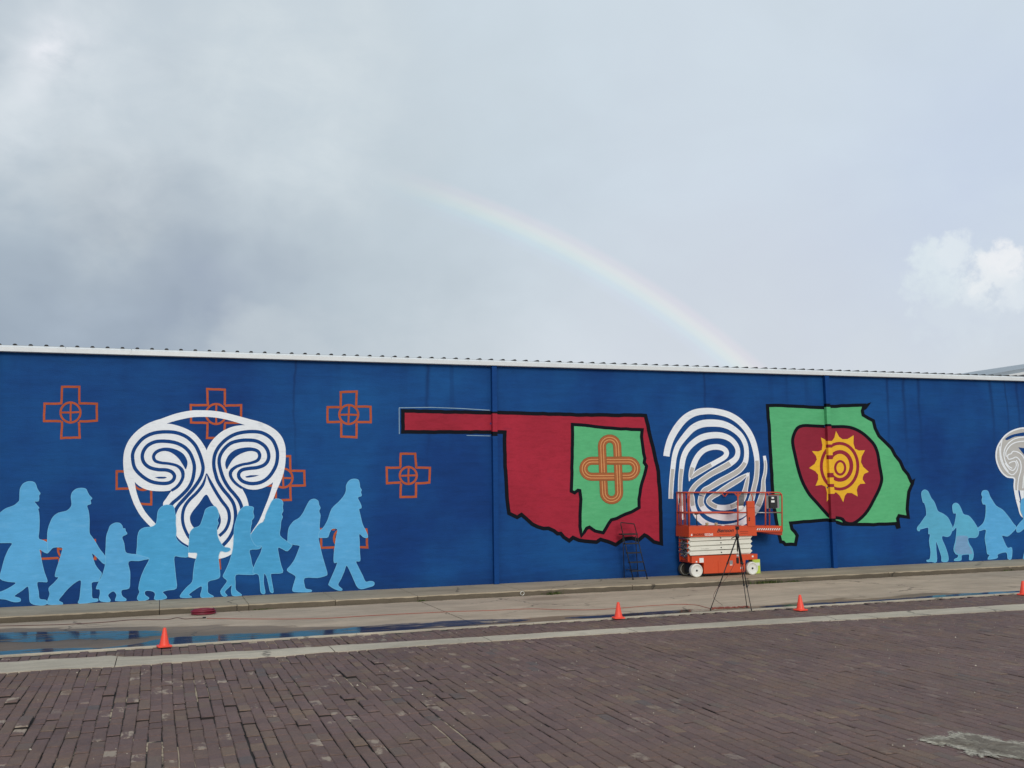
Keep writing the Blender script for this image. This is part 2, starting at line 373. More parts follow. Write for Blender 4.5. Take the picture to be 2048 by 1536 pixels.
def patch_mat():
    m, b, p = mat('patch_cement')
    P = pos(b)
    core = b.n('ShaderNodeAttribute', attribute_name='core').outputs['Fac']
    n = b.noise(b.mapv(P, (2.0, 1.0, 1)), 3.4, 6, 0.72, 0.5).outputs['Fac']; n2 = b.noise(P, 40, 4, 0.7).outputs['Fac']
    t = b.m('ADD', b.m('MULTIPLY', core, 1.25), b.m('MULTIPLY', b.m('SUBTRACT', n, 0.5), 3.2))
    base = b.mix(b.rng(t, 0.45, 0.95), rgba(s2l(184, 176, 160)), rgba(s2l(112, 102, 90)))
    base = b.mix(b.rng(b.noise(P, 5.5, 5, 0.7).outputs['Fac'], 0.52, 0.64, 0, 0.6), base, rgba(s2l(160, 154, 136)))
    base = b.v('SCALE', base, sc=b.rng(n2, 0.25, 0.75, 0.68, 1.28))
    b.put(p.inputs['Base Color'], base); p.inputs['Roughness'].default_value = 0.9
    b.put(p.inputs['Alpha'], b.rng(b.m('ADD', t, b.m('MULTIPLY', b.m('SUBTRACT', n2, 0.5), 0.7)), 0.10, 0.55))
    bump(b, p, n2, 0.6, 0.01); M['patch'] = m
patch_mat()

def water_mat():
    m = bpy.data.materials.new('puddle_water'); m.use_nodes = True
    t = m.node_tree; t.nodes.clear(); b = NB(t)
    P = pos(b)
    rip = b.n('ShaderNodeBump'); rip.inputs['Strength'].default_value = 0.05; rip.inputs['Distance'].default_value = 0.01
    b.put(rip.inputs['Height'], b.noise(b.mapv(P, (1, 2.5, 1)), 2.5, 3, 0.5).outputs['Fac'])
    gl = b.n('ShaderNodeBsdfGlossy'); gl.inputs['Roughness'].default_value = 0.09
    t.links.new(rip.outputs[0], gl.inputs['Normal'])
    tr = b.n('ShaderNodeBsdfTransparent'); tr.inputs[0].default_value = (0.62, 0.62, 0.62, 1)
    fr = b.n('ShaderNodeFresnel'); fr.inputs[0].default_value = 1.34
    mx = b.n('ShaderNodeMixShader')
    t.links.new(fr.outputs[0], mx.inputs[0]); t.links.new(tr.outputs[0], mx.inputs[1]); t.links.new(gl.outputs[0], mx.inputs[2])
    film = b.rng(b.noise(b.mapv(P, (0.9, 4.0, 1)), 1.6, 5, 0.62, 0.4).outputs['Fac'], 0.35, 0.50, 0, 1, True)
    tr2 = b.n('ShaderNodeBsdfTransparent'); tr2.inputs[0].default_value = (1, 1, 1, 1)
    mx2 = b.n('ShaderNodeMixShader'); b.put(mx2.inputs[0], film)
    t.links.new(tr2.outputs[0], mx2.inputs[1]); t.links.new(mx.outputs[0], mx2.inputs[2])
    t.links.new(mx2.outputs[0], b.n('ShaderNodeOutputMaterial').inputs[0]); M['water'] = m
water_mat()

# ------------------------------------------------------------------ mesh helpers
def link(o, parent=None):
    COL.objects.link(o)
    if parent is not None:
        o.parent = parent
    return o
def empty(name, loc=(0, 0, 0)):
    o = bpy.data.objects.new(name, None); o.location = loc; o.empty_display_size = 0.2; COL.objects.link(o); return o
def tag(o, label=None, cat=None, group=None, kind=None):
    if label: o['label'] = label
    if cat: o['category'] = cat
    if group: o['group'] = group
    if kind: o['kind'] = kind
    return o
class MB:
    """collects shapes in world coordinates, builds one mesh object (kept relative to its parent)"""
    def __init__(s): s.v = []; s.f = []; s.mi = []; s.sm = []
    def add(s, vs, fs, mi=0, sm=False):
        o = len(s.v); s.v += [tuple(q) for q in vs]
        for q in fs: s.f.append([i+o for i in q]); s.mi.append(mi); s.sm.append(sm)
    def box(s, x0, x1, y0, y1, z0, z1, mi=0, bev=0.0):
        if bev <= 0 or min(x1-x0, y1-y0, z1-z0) < bev*2.5:
            vs = [(x, y, z) for z in (z0, z1) for y in (y0, y1) for x in (x0, x1)]
            s.add(vs, [(0, 2, 3, 1), (4, 5, 7, 6), (0, 1, 5, 4), (2, 6, 7, 3), (0, 4, 6, 2), (1, 3, 7, 5)], mi); return
        bm = bmesh.new(); bmesh.ops.create_cube(bm, size=1)
        for q in bm.verts: q.co = Vector(((x0+x1)/2+q.co.x*(x1-x0), (y0+y1)/2+q.co.y*(y1-y0), (z0+z1)/2+q.co.z*(z1-z0)))
        bmesh.ops.bevel(bm, geom=bm.edges[:], offset=bev, segments=1, affect='EDGES')
        bm.verts.index_update()
        s.add([q.co[:] for q in bm.verts], [[q.index for q in f.verts] for f in bm.faces], mi); bm.free()
    def prism(s, xz, y0, y1, mi=0):
        """outline in X,Z pushed along Y"""
        n = len(xz); a = sum(xz[i][0]*xz[(i+1) % n][1]-xz[(i+1) % n][0]*xz[i][1] for i in range(n))
        if a < 0: xz = xz[::-1]
        vs = [(x, y0, z) for x, z in xz]+[(x, y1, z) for x, z in xz]
        fs = [tuple(range(n)), tuple(range(2*n-1, n-1, -1))]
        fs += [((i+1) % n, i, n+i, n+(i+1) % n) for i in range(n)]
        s.add(vs, fs, mi)
    def tube(s, pts, r, n=8, mi=0, cap=True, closed=False):
        pts = [Vector(p) for p in pts]; rings = []; N = len(pts); last = None
        for i, p in enumerate(pts):
            if closed: t = pts[(i+1) % N]-pts[i-1]
            else: t = pts[min(i+1, N-1)]-pts[max(i-1, 0)]
            t = t.normalized() if t.length > 1e-9 else Vector((0, 0, 1))
            if last is None:
                a = Vector((0, 0, 1)) if abs(t.z) < 0.9 else Vector((1, 0, 0))
                u = t.cross(a).normalized()
            else:
                u = (last-t*last.dot(t)).normalized()
            last = u; q = t.cross(u); rr = r[i] if isinstance(r, (list, tuple)) else r
            rings.append([p+(u*math.cos(k*2*math.pi/n)+q*math.sin(k*2*math.pi/n))*rr for k in range(n)])
        vs = [c for rg in rings for c in rg]; fs = []
        for i in range(N if closed else N-1):
            j = (i+1) % N
            for k in range(n): fs.append((i*n+k, i*n+(k+1) % n, j*n+(k+1) % n, j*n+k))
        s.add(vs, fs, mi, True)
        if cap and not closed:
            o = len(s.v)-len(vs)
            s.f.append([o+k for k in range(n)][::-1]); s.mi.append(mi); s.sm.append(False)
            s.f.append([o+(N-1)*n+k for k in range(n)]); s.mi.append(mi); s.sm.append(False)
    def lathe(s, prof, c, axis='Z', n=20, mi=0):
        """prof: (radius, height along axis)"""
        vs = []; fs = []
        for r, h in prof:
            for k in range(n):
                a = k*2*math.pi/n; x, y = r*math.cos(a), r*math.sin(a)
                vs.append((c[0]+x, c[1]+y, c[2]+h) if axis == 'Z' else (c[0]+x, c[1]+h, c[2]+y))
        for i in range(len(prof)-1):
            for k in range(n):
                q = (i*n+k, i*n+(k+1) % n, (i+1)*n+(k+1) % n, (i+1)*n+k)
                fs.append(q if axis == 'Z' else q[::-1])
        s.add(vs, fs, mi, True)
        for i in (0, len(prof)-1):
            if prof[i][0] > 1e-6:
                o = len(s.v)-len(vs); s.f.append([o+i*n+k for k in range(n)]); s.mi.append(mi); s.sm.append(False)
    def build(s, name, mats, parent=None, recalc=True):
        me = bpy.data.meshes.new(name)
        off = Vector((0, 0, 0))
        if parent is not None:
            q = parent
            while q is not None: off += q.location; q = q.parent
        me.from_pydata([tuple(Vector(c)-off) for c in s.v], [], s.f)
        for m_ in (mats if isinstance(mats, (list, tuple)) else [mats]): me.materials.append(M[m_])
        me.polygons.foreach_set('material_index', s.mi); me.polygons.foreach_set('use_smooth', s.sm)
        if recalc:
            bm = bmesh.new(); bm.from_mesh(me); bmesh.ops.recalc_face_normals(bm, faces=bm.faces[:]); bm.to_mesh(me); bm.free()
        me.update()
        return link(bpy.data.objects.new(name, me), parent)
def catmull(pts, n=6, closed=False):
    out = []; N = len(pts)
    rngi = range(N) if closed else range(N-1)
    g = (lambda i: pts[i % N]) if closed else (lambda i: pts[max(0, min(N-1, i))])
    for i in rngi:
        a, b_, c, d = g(i-1), g(i), g(i+1), g(i+2)
        for k in range(n):
            t = k/n
            out.append(tuple(0.5*((2*b_[j])+(-a[j]+c[j])*t+(2*a[j]-5*b_[j]+4*c[j]-d[j])*t*t+(-a[j]+3*b_[j]-3*c[j]+d[j])*t**3) for j in range(len(b_))))
    if not closed: out.append(tuple(pts[-1]))
    return out
CROP = {'A': (0, 740, 5.12), 'B': (0, 940, 5.12), 'C': (240, 780, 5.689), 'D': (360, 940, 4.876), 'E': (620, 740, 5.12),
        'F': (780, 780, 3.657), 'G': (1120, 800, 5.12), 'H': (1300, 790, 7.314), 'I': (1220, 960, 5.689), 'J': (1340, 970, 8.533),
        'K': (1500, 790, 4.655), 'L': (1800, 840, 5.12), 'N': (0, 0, 1)}
def PX(c, pts):
    ox, oy, s = CROP[c]; return [(ox+p[0]/s, oy+p[1]/s)+tuple(p[2:]) for p in pts]

# ------------------------------------------------------------------ the setting: ground, street, pavement
YW = 23.35            # face of the painted wall
YC = 21.55            # kerb face
WALK = 0.115          # pavement height
YA = 17.15            # brick starts in front of the concrete apron

b = MB(); b.add([(-600, -400, -0.09), (600, -400, -0.09), (600, 900, -0.09), (-600, 900, -0.09)], [(0, 1, 2, 3)])
tag(b.build('ground', 'ground'), 'dull packed ground around the street and buildings', 'ground', kind='structure')

def lerp_tab(tab, x):
    if x <= tab[0][0]: return tab[0][1]
    for (x0, y0), (x1, y1) in zip(tab, tab[1:]):
        if x <= x1: return y0+(y1-y0)*(x-x0)/(x1-x0)
    return tab[-1][1]
FAR_T = [(-8, 16.7), (-2.15, 16.53), (-0.6, 16.46), (-0.5, 16.30), (0.2, 16.14), (1.35, 16.08), (4.5, 16.0), (9, 15.87), (16.2, 15.63), (30, 15.3)]
NEAR_T = [(-8, 15.8), (-2.0, 15.6), (-1.0, 15.52), (0.0, 15.42), (0.1, 15.5), (0.9, 15.5), (1.3, 15.4), (4.4, 15.5), (8.8, 15.36), (15.5, 14.95), (30, 14.4)]
strip_far = lambda x: lerp_tab(FAR_T, x)+(0.022*math.sin(x*7.3)+0.012*math.sin(x*17.1+1))*(1.0 if x < 3 else 0.35)
strip_near = lambda x: lerp_tab(NEAR_T, x)+(0.028*math.sin(x*5.1+2)+0.014*math.sin(x*13.7))*(1.0 if x < 3 else 0.35)

# --- brick street: bed + bricks
BX0, BX1, BY0 = -7.0, 25.0, 4.2
b = MB(); b.add([(BX0-40, -40, -0.03), (BX1+60, -40, -0.03), (BX1+60, BY0, -0.03), (BX0-40, BY0, -0.03),
                 (BX0-40, YA, -0.03), (BX1+60, YA, -0.03)], [(0, 1, 2, 3)])
bedm = MB()
from mathutils import noise as mnoise
nx, ny = 330, 134
mort = []
vs = []; fs = []
for j in range(ny+1):
    for i in range(nx+1):
        x, y = BX0+(BX1-BX0)*i/nx, BY0+(YA-BY0)*j/ny
        g = 0.20+0.8*mnoise.noise((x*1.3, y*0.8, 3.1))+0.5*mnoise.noise((x*4.1, y*2.2, 7.7))-0.04*max(0, x-4)
        g = max(0.0, min(1.0, g)); mort.append(g)
        vs.append((x, y, -0.019+0.010*g))
for j in range(ny):
    for i in range(nx):
        a = j*(nx+1)+i; fs.append((a, a+1, a+nx+2, a+nx+1))
bedm.add(vs, fs)
street = bedm.build('brick_street', 'joint', recalc=False)
at_ = street.data.attributes.new('mortar', 'FLOAT', 'POINT'); at_.data.foreach_set('value', mort)
tag(street, 'worn purple brown brick street with pale mortar in its joints', 'street', kind='structure')
o = b.build('outer_paving', 'ground', recalc=False); tag(o, 'paved street continuing beyond the laid bricks', 'street', kind='structure')

BW, BL = 0.133, 0.29
def brick_verts(hw, hl, rnd):
    j = lambda s: rnd.uniform(-s, s)
    vs = []
    for inset, z in ((0.009, 0.0), (0.0, -0.008), (0.002, -0.05)):
        for sx, sy in ((-1, -1), (1, -1), (1, 1), (-1, 1)):
            vs.append([sx*(hw-inset)+j(0.0025), sy*(hl-inset)+j(0.003), z+(j(0.0012) if z == 0 else 0)])
    fs = [(0, 1, 2, 3)]
    for k in (0, 4):
        for i in range(4): fs.append((k+i, k+4+i, k+4+(i+1) % 4, k+(i+1) % 4))
    return vs, fs
plain('brick_side_shade', (0.022, 0.017, 0.015), 0.95)  # near-black brick sides, shade at the raised edges painted into the colour
brnd = random.Random(5)
variants = []
for k in range(20):
    vs, fs = brick_verts(BW/2-(0.0026 if k < 10 else 0.0010), BL/2-(0.0046 if k < 10 else 0.0020), brnd)
    me = bpy.data.meshes.new('brick'); me.from_pydata(vs, [], fs); me.materials.append(M['brick']); me.materials.append(M['brick_side_shade'])
    for q_ in range(5, 9): me.polygons[q_].material_index = 1
    bm = bmesh.new(); bm.from_mesh(me); bmesh.ops.recalc_face_normals(bm, faces=bm.faces[:]); bm.to_mesh(me); bm.free()
    variants.append(me)
def gauss2(x, y, cx, cy, rx, ry): return math.exp(-((x-cx)/rx)**2-((y-cy)/ry)**2)
bricks = []
ncol = int((BX1-BX0)/BW)
HOLES = [on_z(*q) for q in ((82, 1411), (150, 1402))]
xcol = BX0-BW/2
for i in range(ncol-8):
    xcol += BW+(brnd.uniform(0.004, 0.009) if brnd.random() < 0.09 else 0.0)
    x = xcol
    yo = (0.5 if i % 2 else 0.0)*BL+brnd.uniform(-0.05, 0.05)
    wob = 0.012*math.sin(i*0.9)
    y = BY0+yo
    while y < YA-BL*0.4:
        sn, sf = strip_near(x), strip_far(x)
        near_s = y-BL/2 < sn+0.02 < y+BL/2+0.1 or y-BL/2-0.1 < sf-0.02 < y+BL/2
        if y-BL/2 < sn+0.02 or y+BL/2 > sf-0.02:
            rough = gauss2(x, y, 0.6, 12.6, 2.6, 2.4)+0.12
            px = x+wob*math.sin(y*1.1)+brnd.uniform(-0.003, 0.003)
            z = 0.003*math.sin(x*1.7+y)+brnd.gauss(0, 0.0018+0.0042*rough)
            z = max(z, -0.006)
            if rough > 0.3 and brnd.random() < 0.06*rough: z += brnd.uniform(0.010, 0.020)
            rx, ry, rz = brnd.gauss(0, 0.004+0.014*rough), brnd.gauss(0, 0.004+0.008*rough), brnd.gauss(0, 0.004+0.008*rough)
            if brnd.random() < 0.025*rough: z -= 0.008
            if any((px-h.x)**2*3+(y-h.y)**2 < 0.015 for h in HOLES): z -= 0.012
            if near_s: z = min(z, 0.002); rx = 0.0
            if y > sf-0.03: y_ = min(y, YA-BL/2+0.0)
            else: y_ = y
            bricks.append((px, y_, z, rx, ry, rz, brnd.randrange(10)+(10 if brnd.random() < min(0.92, max(0.15, (x-1.0)/5)) else 0)))
        y += BL
def brick_area(t):
    q = [project((t[0]+sx*BW/2, t[1]+sy*BL/2, t[2])) for sx, sy in ((-1, -1), (1, -1), (1, 1), (-1, 1))]
    cx = sum(a[0] for a in q)/4; cy = sum(a[1] for a in q)/4
    if not (4 < cx < 2044 and cy < 1534): return 0
    return abs(sum(q[i][0]*q[(i+1) % 4][1]-q[(i+1) % 4][0]*q[i][1] for i in range(4)))/2
order = sorted(range(len(bricks)), key=lambda i: -brick_area(bricks[i]))
single = set(order[:300])
from mathutils import Euler
mass = MB()
for i, t in enumerate(bricks):
    me = variants[t[6]]
    if i in single:
        o = bpy.data.objects.new('brick', me); o.location = t[:3]; o.rotation_euler = t[3:6]; link(o, street)
    else:
        mx = Matrix.Translation(t[:3]) @ Euler(t[3:6]).to_matrix().to_4x4()
        vv = [mx @ v.co for v in me.vertices]; o_ = len(mass.v); mass.v += [tuple(q) for q in vv]
        for f in me.polygons: mass.f.append([q+o_ for q in f.vertices]); mass.mi.append(f.material_index); mass.sm.append(False)
tag(mass.build('brick_field', ['brick', 'brick_side_shade'], street, recalc=False), kind='stuff')

grit = MB(); gr = random.Random(21)
for k in range(420):
    x, y = gr.uniform(-2.5, 17), gr.uniform(6.8, 17.0); r_ = gr.uniform(0.003, 0.009)*(2.2 if gr.random() < 0.06 else 1); a = gr.uniform(0, 3)
    vs = [(x+r_*math.cos(a+q*2.09)*gr.uniform(0.7, 1.3), y+r_*math.sin(a+q*2.09)*gr.uniform(0.7, 1.3), 0.0) for q in range(3)]
    grit.add(vs+[(x, y, r_*0.8+0.004)], [(0, 1, 3), (1, 2, 3), (2, 0, 3)])
plain('grit', s2l(196, 186, 168), 0.9)
tag(grit.build('street_grit', 'grit'), 'loose pale grit scattered over the bricks', 'grit', kind='stuff')

# --- concrete header strip in panels
strip = empty('concrete_strip', (0, 15.6, 0)); tag(strip, 'pale concrete band running through the brick street', 'concrete band', kind='structure')
cuts = [-8, -3.9, -0.55, 2.55, 5.05, 7.6, 12.3, 18.5, 25]
for x0, x1 in zip(cuts, cuts[1:]):
    m_ = MB(); n = max(4, int((x1-x0)/0.09)); top = []; 
    far = [(x0+0.006+(x1-x0-0.012)*k/n) for k in range(n+1)]
    vs = []; fs = []
    for q in far:
        a, c = strip_near(q)+random.uniform(-0.012, 0.012), strip_far(q)+random.uniform(-0.012, 0.012)
        vs += [(q, a, -0.03), (q, a+0.004, 0.010+random.uniform(-0.001, 0.001)), (q, (a+c)/2, 0.013), (q, c-0.004, 0.010), (q, c, -0.03)]
    for k in range(n):
        for l in range(4): fs.append((k*5+l, k*5+l+1, (k+1)*5+l+1, (k+1)*5+l)[::-1])
    m_.add(vs, fs); m_.build('concrete_panel', 'strip', strip)

# --- apron (gutter slabs) and thin concrete edging
apron = empty('concrete_apron', (0, 19, 0)); tag(apron, 'stained concrete gutter apron between kerb and bricks', 'pavement', kind='structure')
m_ = MB(); m_.add([(-20, YA-0.02, -0.035), (60, YA-0.02, -0.035), (60, YW, -0.035), (-20, YW, -0.035)], [(0, 1, 2, 3)])
M['soil'] = M['joint']
plain('dirt', (0.025, 0.021, 0.017), 0.95)
m_.build('dirt_bed', 'dirt', apron, recalc=False)
acuts = [-16, -8.5, 5.40, 13.88, 20.5, 28, 36]
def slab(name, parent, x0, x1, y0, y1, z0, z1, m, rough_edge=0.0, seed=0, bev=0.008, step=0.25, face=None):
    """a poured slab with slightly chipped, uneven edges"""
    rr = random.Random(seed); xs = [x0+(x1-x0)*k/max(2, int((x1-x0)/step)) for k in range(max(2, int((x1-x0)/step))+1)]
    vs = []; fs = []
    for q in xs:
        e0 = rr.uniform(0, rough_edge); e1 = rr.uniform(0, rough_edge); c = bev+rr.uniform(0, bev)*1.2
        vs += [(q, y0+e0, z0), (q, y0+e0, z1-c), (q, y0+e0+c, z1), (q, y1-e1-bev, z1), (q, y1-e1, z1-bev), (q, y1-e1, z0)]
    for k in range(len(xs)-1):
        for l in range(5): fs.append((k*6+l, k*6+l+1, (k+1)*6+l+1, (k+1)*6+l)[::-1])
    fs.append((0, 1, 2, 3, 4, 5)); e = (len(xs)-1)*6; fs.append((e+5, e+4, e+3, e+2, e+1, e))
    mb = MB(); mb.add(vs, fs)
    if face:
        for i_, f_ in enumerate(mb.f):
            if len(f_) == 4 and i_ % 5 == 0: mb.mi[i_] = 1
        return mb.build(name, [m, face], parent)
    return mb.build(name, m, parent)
for k, (x0, x1) in enumerate(zip(acuts, acuts[1:])):
    slab('apron_slab', apron, x0+0.012, x1-0.012, YA+0.105, YC-0.035, -0.03, 0.001*(k % 3), 'apron', 0.075, 30+k, 0.006, 0.15)
ecuts = [-16, -3, 3.2, 6.4, 9.8, 13.2, 17, 21, 36]
for k, (x0, x1) in enumerate(zip(ecuts, ecuts[1:])):
    slab('edging_strip', apron, x0+0.004, x1-0.004, YA-0.005, YA+0.10, -0.03, 0.012, 'strip', 0.012, 60+k, 0.004, 0.15)

# --- pavement
walk = empty('sidewalk', (0, 22.4, 0)); tag(walk, 'raised concrete sidewalk with kerb along the painted wall', 'sidewalk', kind='structure')
wc = [-16, -10, -5.2, 0.04, 1.78, 3.57, 5.36, 7.81, 10.55, 14.2, 17.93, 21.95, 26, 31, 36]
for k, (x0, x1) in enumerate(zip(wc, wc[1:])):
    slab('sidewalk_slab', walk, x0+0.006, x1-0.006, YC, YW+0.02, -0.03, WALK+0.0015*math.sin(k*2.1), 'walk', 0.018, 90+k, 0.014, 0.12, 'curb_shade')

# --- standing water along the gutter (thin sheets on the apron)
def puddle(pts, label, z, seed):
    w_ = [on_z(x, y, 0) for x, y in pts]; w_ = catmull([(p.x, max(p.y, YA+0.112)) for p in w_], 8, True)
    rr = random.Random(seed); n = len(w_); cx = sum(p[0] for p in w_)/n; cy = sum(p[1] for p in w_)/n
    mb = MB(); mb.add([(x+rr.uniform(-0.03, 0.03), max(YA+0.108, y+rr.uniform(-0.02, 0.02)), z) for x, y in w_], [tuple(range(n))])
    o = mb.build('puddle', 'water', recalc=False)
    for p_ in o.data.polygons:
        if p_.normal.z < 0: o.data.flip_normals(); break
    tag(o, label, 'puddle', kind='structure'); return o
puddle([(-60, 1272), (0, 1266), (90, 1264), (200, 1263), (300, 1262), (330, 1265), (320, 1272), (240, 1280), (150, 1279), (90, 1284), (0, 1285), (-60, 1290)], 'puddle band nearer the kerb at the far left', 0.0052, 1)
puddle([(-60, 1308), (0, 1303), (60, 1299), (130, 1297), (200, 1296), (260, 1290), (330, 1277), (400, 1272), (470, 1268), (540, 1266), (610, 1262), (680, 1258), (740, 1252), (830, 1246), (920, 1241), (1000, 1239), (1060, 1240), (1020, 1245), (900, 1254), (760, 1265), (600, 1277), (420, 1290), (300, 1298), (150, 1307), (0, 1315), (-60, 1318)], 'long puddle along the brick edge on the left', 0.0046, 2)
puddle([(1520, 1214), (1580, 1209), (1660, 1205), (1760, 1200), (1850, 1193), (1930, 1187), (2010, 1183), (2100, 1180), (2100, 1184), (2000, 1190), (1900, 1196), (1800, 1202), (1680, 1208), (1560, 1216)], 'thin puddle along the brick edge on the right', 0.0046, 3)
puddle([(1130, 1236), (1230, 1229), (1330, 1222), (1400, 1218), (1430, 1221), (1380, 1225), (1280, 1231), (1180, 1237)], 'dark thin puddle between the cones', 0.0050, 4)

# --- worn cement patch in the bricks, near right
pp = [(1828, 1478), (1850, 1474), (1880, 1468), (1905, 1463), (1945, 1467), (1975, 1472), (2010, 1478), (2060, 1484), (2120, 1492), (2140, 1520), (2100, 1530), (2050, 1518), (2010, 1516), (1975, 1518), (1950, 1512), (1925, 1503), (1890, 1492), (1865, 1486), (1845, 1481)]
w_ = catmull([tuple(on_z(x, y, 0.01).xy) for x, y in pp], 7, True)
rr = random.Random(9); cx = sum(p[0] for p in w_)/len(w_); cy = sum(p[1] for p in w_)/len(w_)
vs = []; n = len(w_)
for s_, z in ((1.12, 0.006), (0.93, 0.010), (0.6, 0.014), (0.2, 0.013)):
    for x, y in w_: vs.append((cx+(x-cx)*s_+rr.uniform(-0.025, 0.025), cy+(y-cy)*s_+rr.uniform(-0.02, 0.02), z+rr.uniform(-0.003, 0.003)))
fs = [(l*n+k, l*n+(k+1) % n, (l+1)*n+(k+1) % n, (l+1)*n+k) for l in range(3) for k in range(n)]+[tuple(range(3*n, 4*n))]
mb = MB(); mb.add(vs, fs); o = mb.build('cement_patch', 'patch')
at_ = o.data.attributes.new('core', 'FLOAT', 'POINT'); at_.data.foreach_set('value', [q_ for q_ in (0.0, 0.22, 0.75, 1.0) for _ in range(n)])
tag(o, 'rough grey cement patch in the bricks, bottom right', 'patch', kind='structure')

# ------------------------------------------------------------------ warehouse
wh = empty('warehouse', (10, YW, 0))
tag(wh, 'long low warehouse with a blue mural wall and white eave', 'building')
ZT = 5.448
XL, XR = -16.0, 40.0
b = MB(); b.box(XL, XR, YW, YW+16, -0.05, ZT+0.06); b.build('wall', 'wall', wh)
# eave: box gutter fascia in lengths
fcuts = [XL-0.1]+[on_y(x, 720, 23.2).x for x in (-230, 130, 262, 783, 1213, 1395, 1565, 1733, 1883, 2021)]+[33, XR+0.1]
for k, (x0, x1) in enumerate(zip(fcuts, fcuts[1:])):
    b = MB(); e = 0.004
    prof = [(YW-0.003, ZT), (YW-0.15, ZT), (YW-0.155, ZT+0.004), (YW-0.152, ZT+0.095), (YW-0.13, ZT+0.105), (YW-0.075, ZT+0.140), (YW+0.3, ZT+0.150), (YW+0.3, ZT+0.14), (YW-0.003, ZT+0.125)]
    n = len(prof); vs = [(x0+e, *q) for q in prof]+[(x1-e, *q) for q in prof]
    b.add(vs, [(i, (i+1) % n, n+(i+1) % n, n+i) for i in range(n)]+[tuple(range(n))[::-1], tuple(range(n, 2*n))])
    b.build('fascia', 'fascia', wh)
    if k: 
        b = MB(); b.box(x0-0.010, x0+0.010, YW-0.158, YW-0.08, ZT-0.002, ZT+0.098); b.build('joint_cover', 'fascia', wh)
b = MB(); b.add([(XL-0.1, YW-0.06, ZT+0.146), (XR+0.1, YW-0.06, ZT+0.146), (XR+0.1, YW+8, ZT+0.30), (XL-0.1, YW+8, ZT+0.30), (XR+0.1, YW+16.1, ZT+0.12), (XL-0.1, YW+16.1, ZT+0.12)], [(0, 1, 2, 3), (3, 2, 4, 5)]); b.build('roof', 'roof', wh)
ribm = None
x0 = on_y(29.3, 689.5, 23.25).x
k = -30
while True:
    x = x0+0.3048*k; k += 1
    if x < XL: continue
    if x > XR: break
    if ribm is None:
        b = MB(); prof = [(-0.045, 0), (-0.035, 0.029), (-0.018, 0.040), (0.018, 0.040), (0.035, 0.029), (0.045, 0)]; n = len(prof)
        b.add([(p[0], 0, p[1]) for p in prof]+[(p[0], 0.9, p[1]+0.018) for p in prof], [(i, i+1, n+i+1, n+i) for i in range(n-1)]+[tuple(range(n))])
        o = b.build('roof_rib', 'closure'); ribm = o.data; o.parent = wh
    else:
        o = link(bpy.data.objects.new('roof_rib', ribm), wh)
    o.location = Vector((x, YW-0.075, ZT+0.139))-wh.location

# downspouts, each painted in the mural colour it crosses
def downspout(x0, x1, bands, label):
    b = MB(); mats = []
    for (za, zb, c) in bands:
        if c not in mats: mats.append(c)
        b.box(x0, x1, YW-0.115, YW-0.012, zb, za, mats.index(c))
    o = b.build('downspout', mats, wh); o['label'] = label
    for z in (0.7, 2.3, 4.0):
        s = MB(); s.box(x0-0.03, x1+0.03, YW-0.012, YW-0.0035, z, z+0.04); s.build('strap', 'gap_blue', o)
zp = lambda x, y: on_y(x, y, YW-0.115).z
bl = 'gap_blue'
px0 = on_y(984, 735, YW-0.115).x
downspout(px0, px0+0.125, [(ZT, zp(987, 823), bl), (zp(987, 823), zp(987, 827), 'black'), (zp(987, 827), zp(988, 863), 'red'), (zp(988, 863), zp(988, 872), 'black'), (zp(988, 872), WALK+0.004, bl)], 'blue painted downspout crossing the red map')
px1 = on_y(1650, 752, YW-0.115).x
q = lambda ky: zp(1662, 790+ky/4.655)
seq = [(80, bl), (112, 'black'), (270, 'green'), (292, 'black'), (428, 'crimson'), (460, 'yellow'), (490, 'crimson'), (560, 'yellow'), (598, 'crimson'), (725, 'yellow'), (768, 'crimson'), (828, 'yellow'), (858, 'crimson'), (920, 'yellow'), (1150, 'crimson'), (1185, 'black')]
bands = []; zt = ZT
for ky, c in seq: bands.append((zt, q(ky), c)); zt = q(ky)
bands.append((zt, WALK+0.004, bl))
downspout(px1, px1+0.135, bands, 'downspout painted green, yellow and red across the sun emblem')
downspout(-3.42, -3.295, [(ZT, WALK+0.004, bl)], 'blue downspout at the left edge')

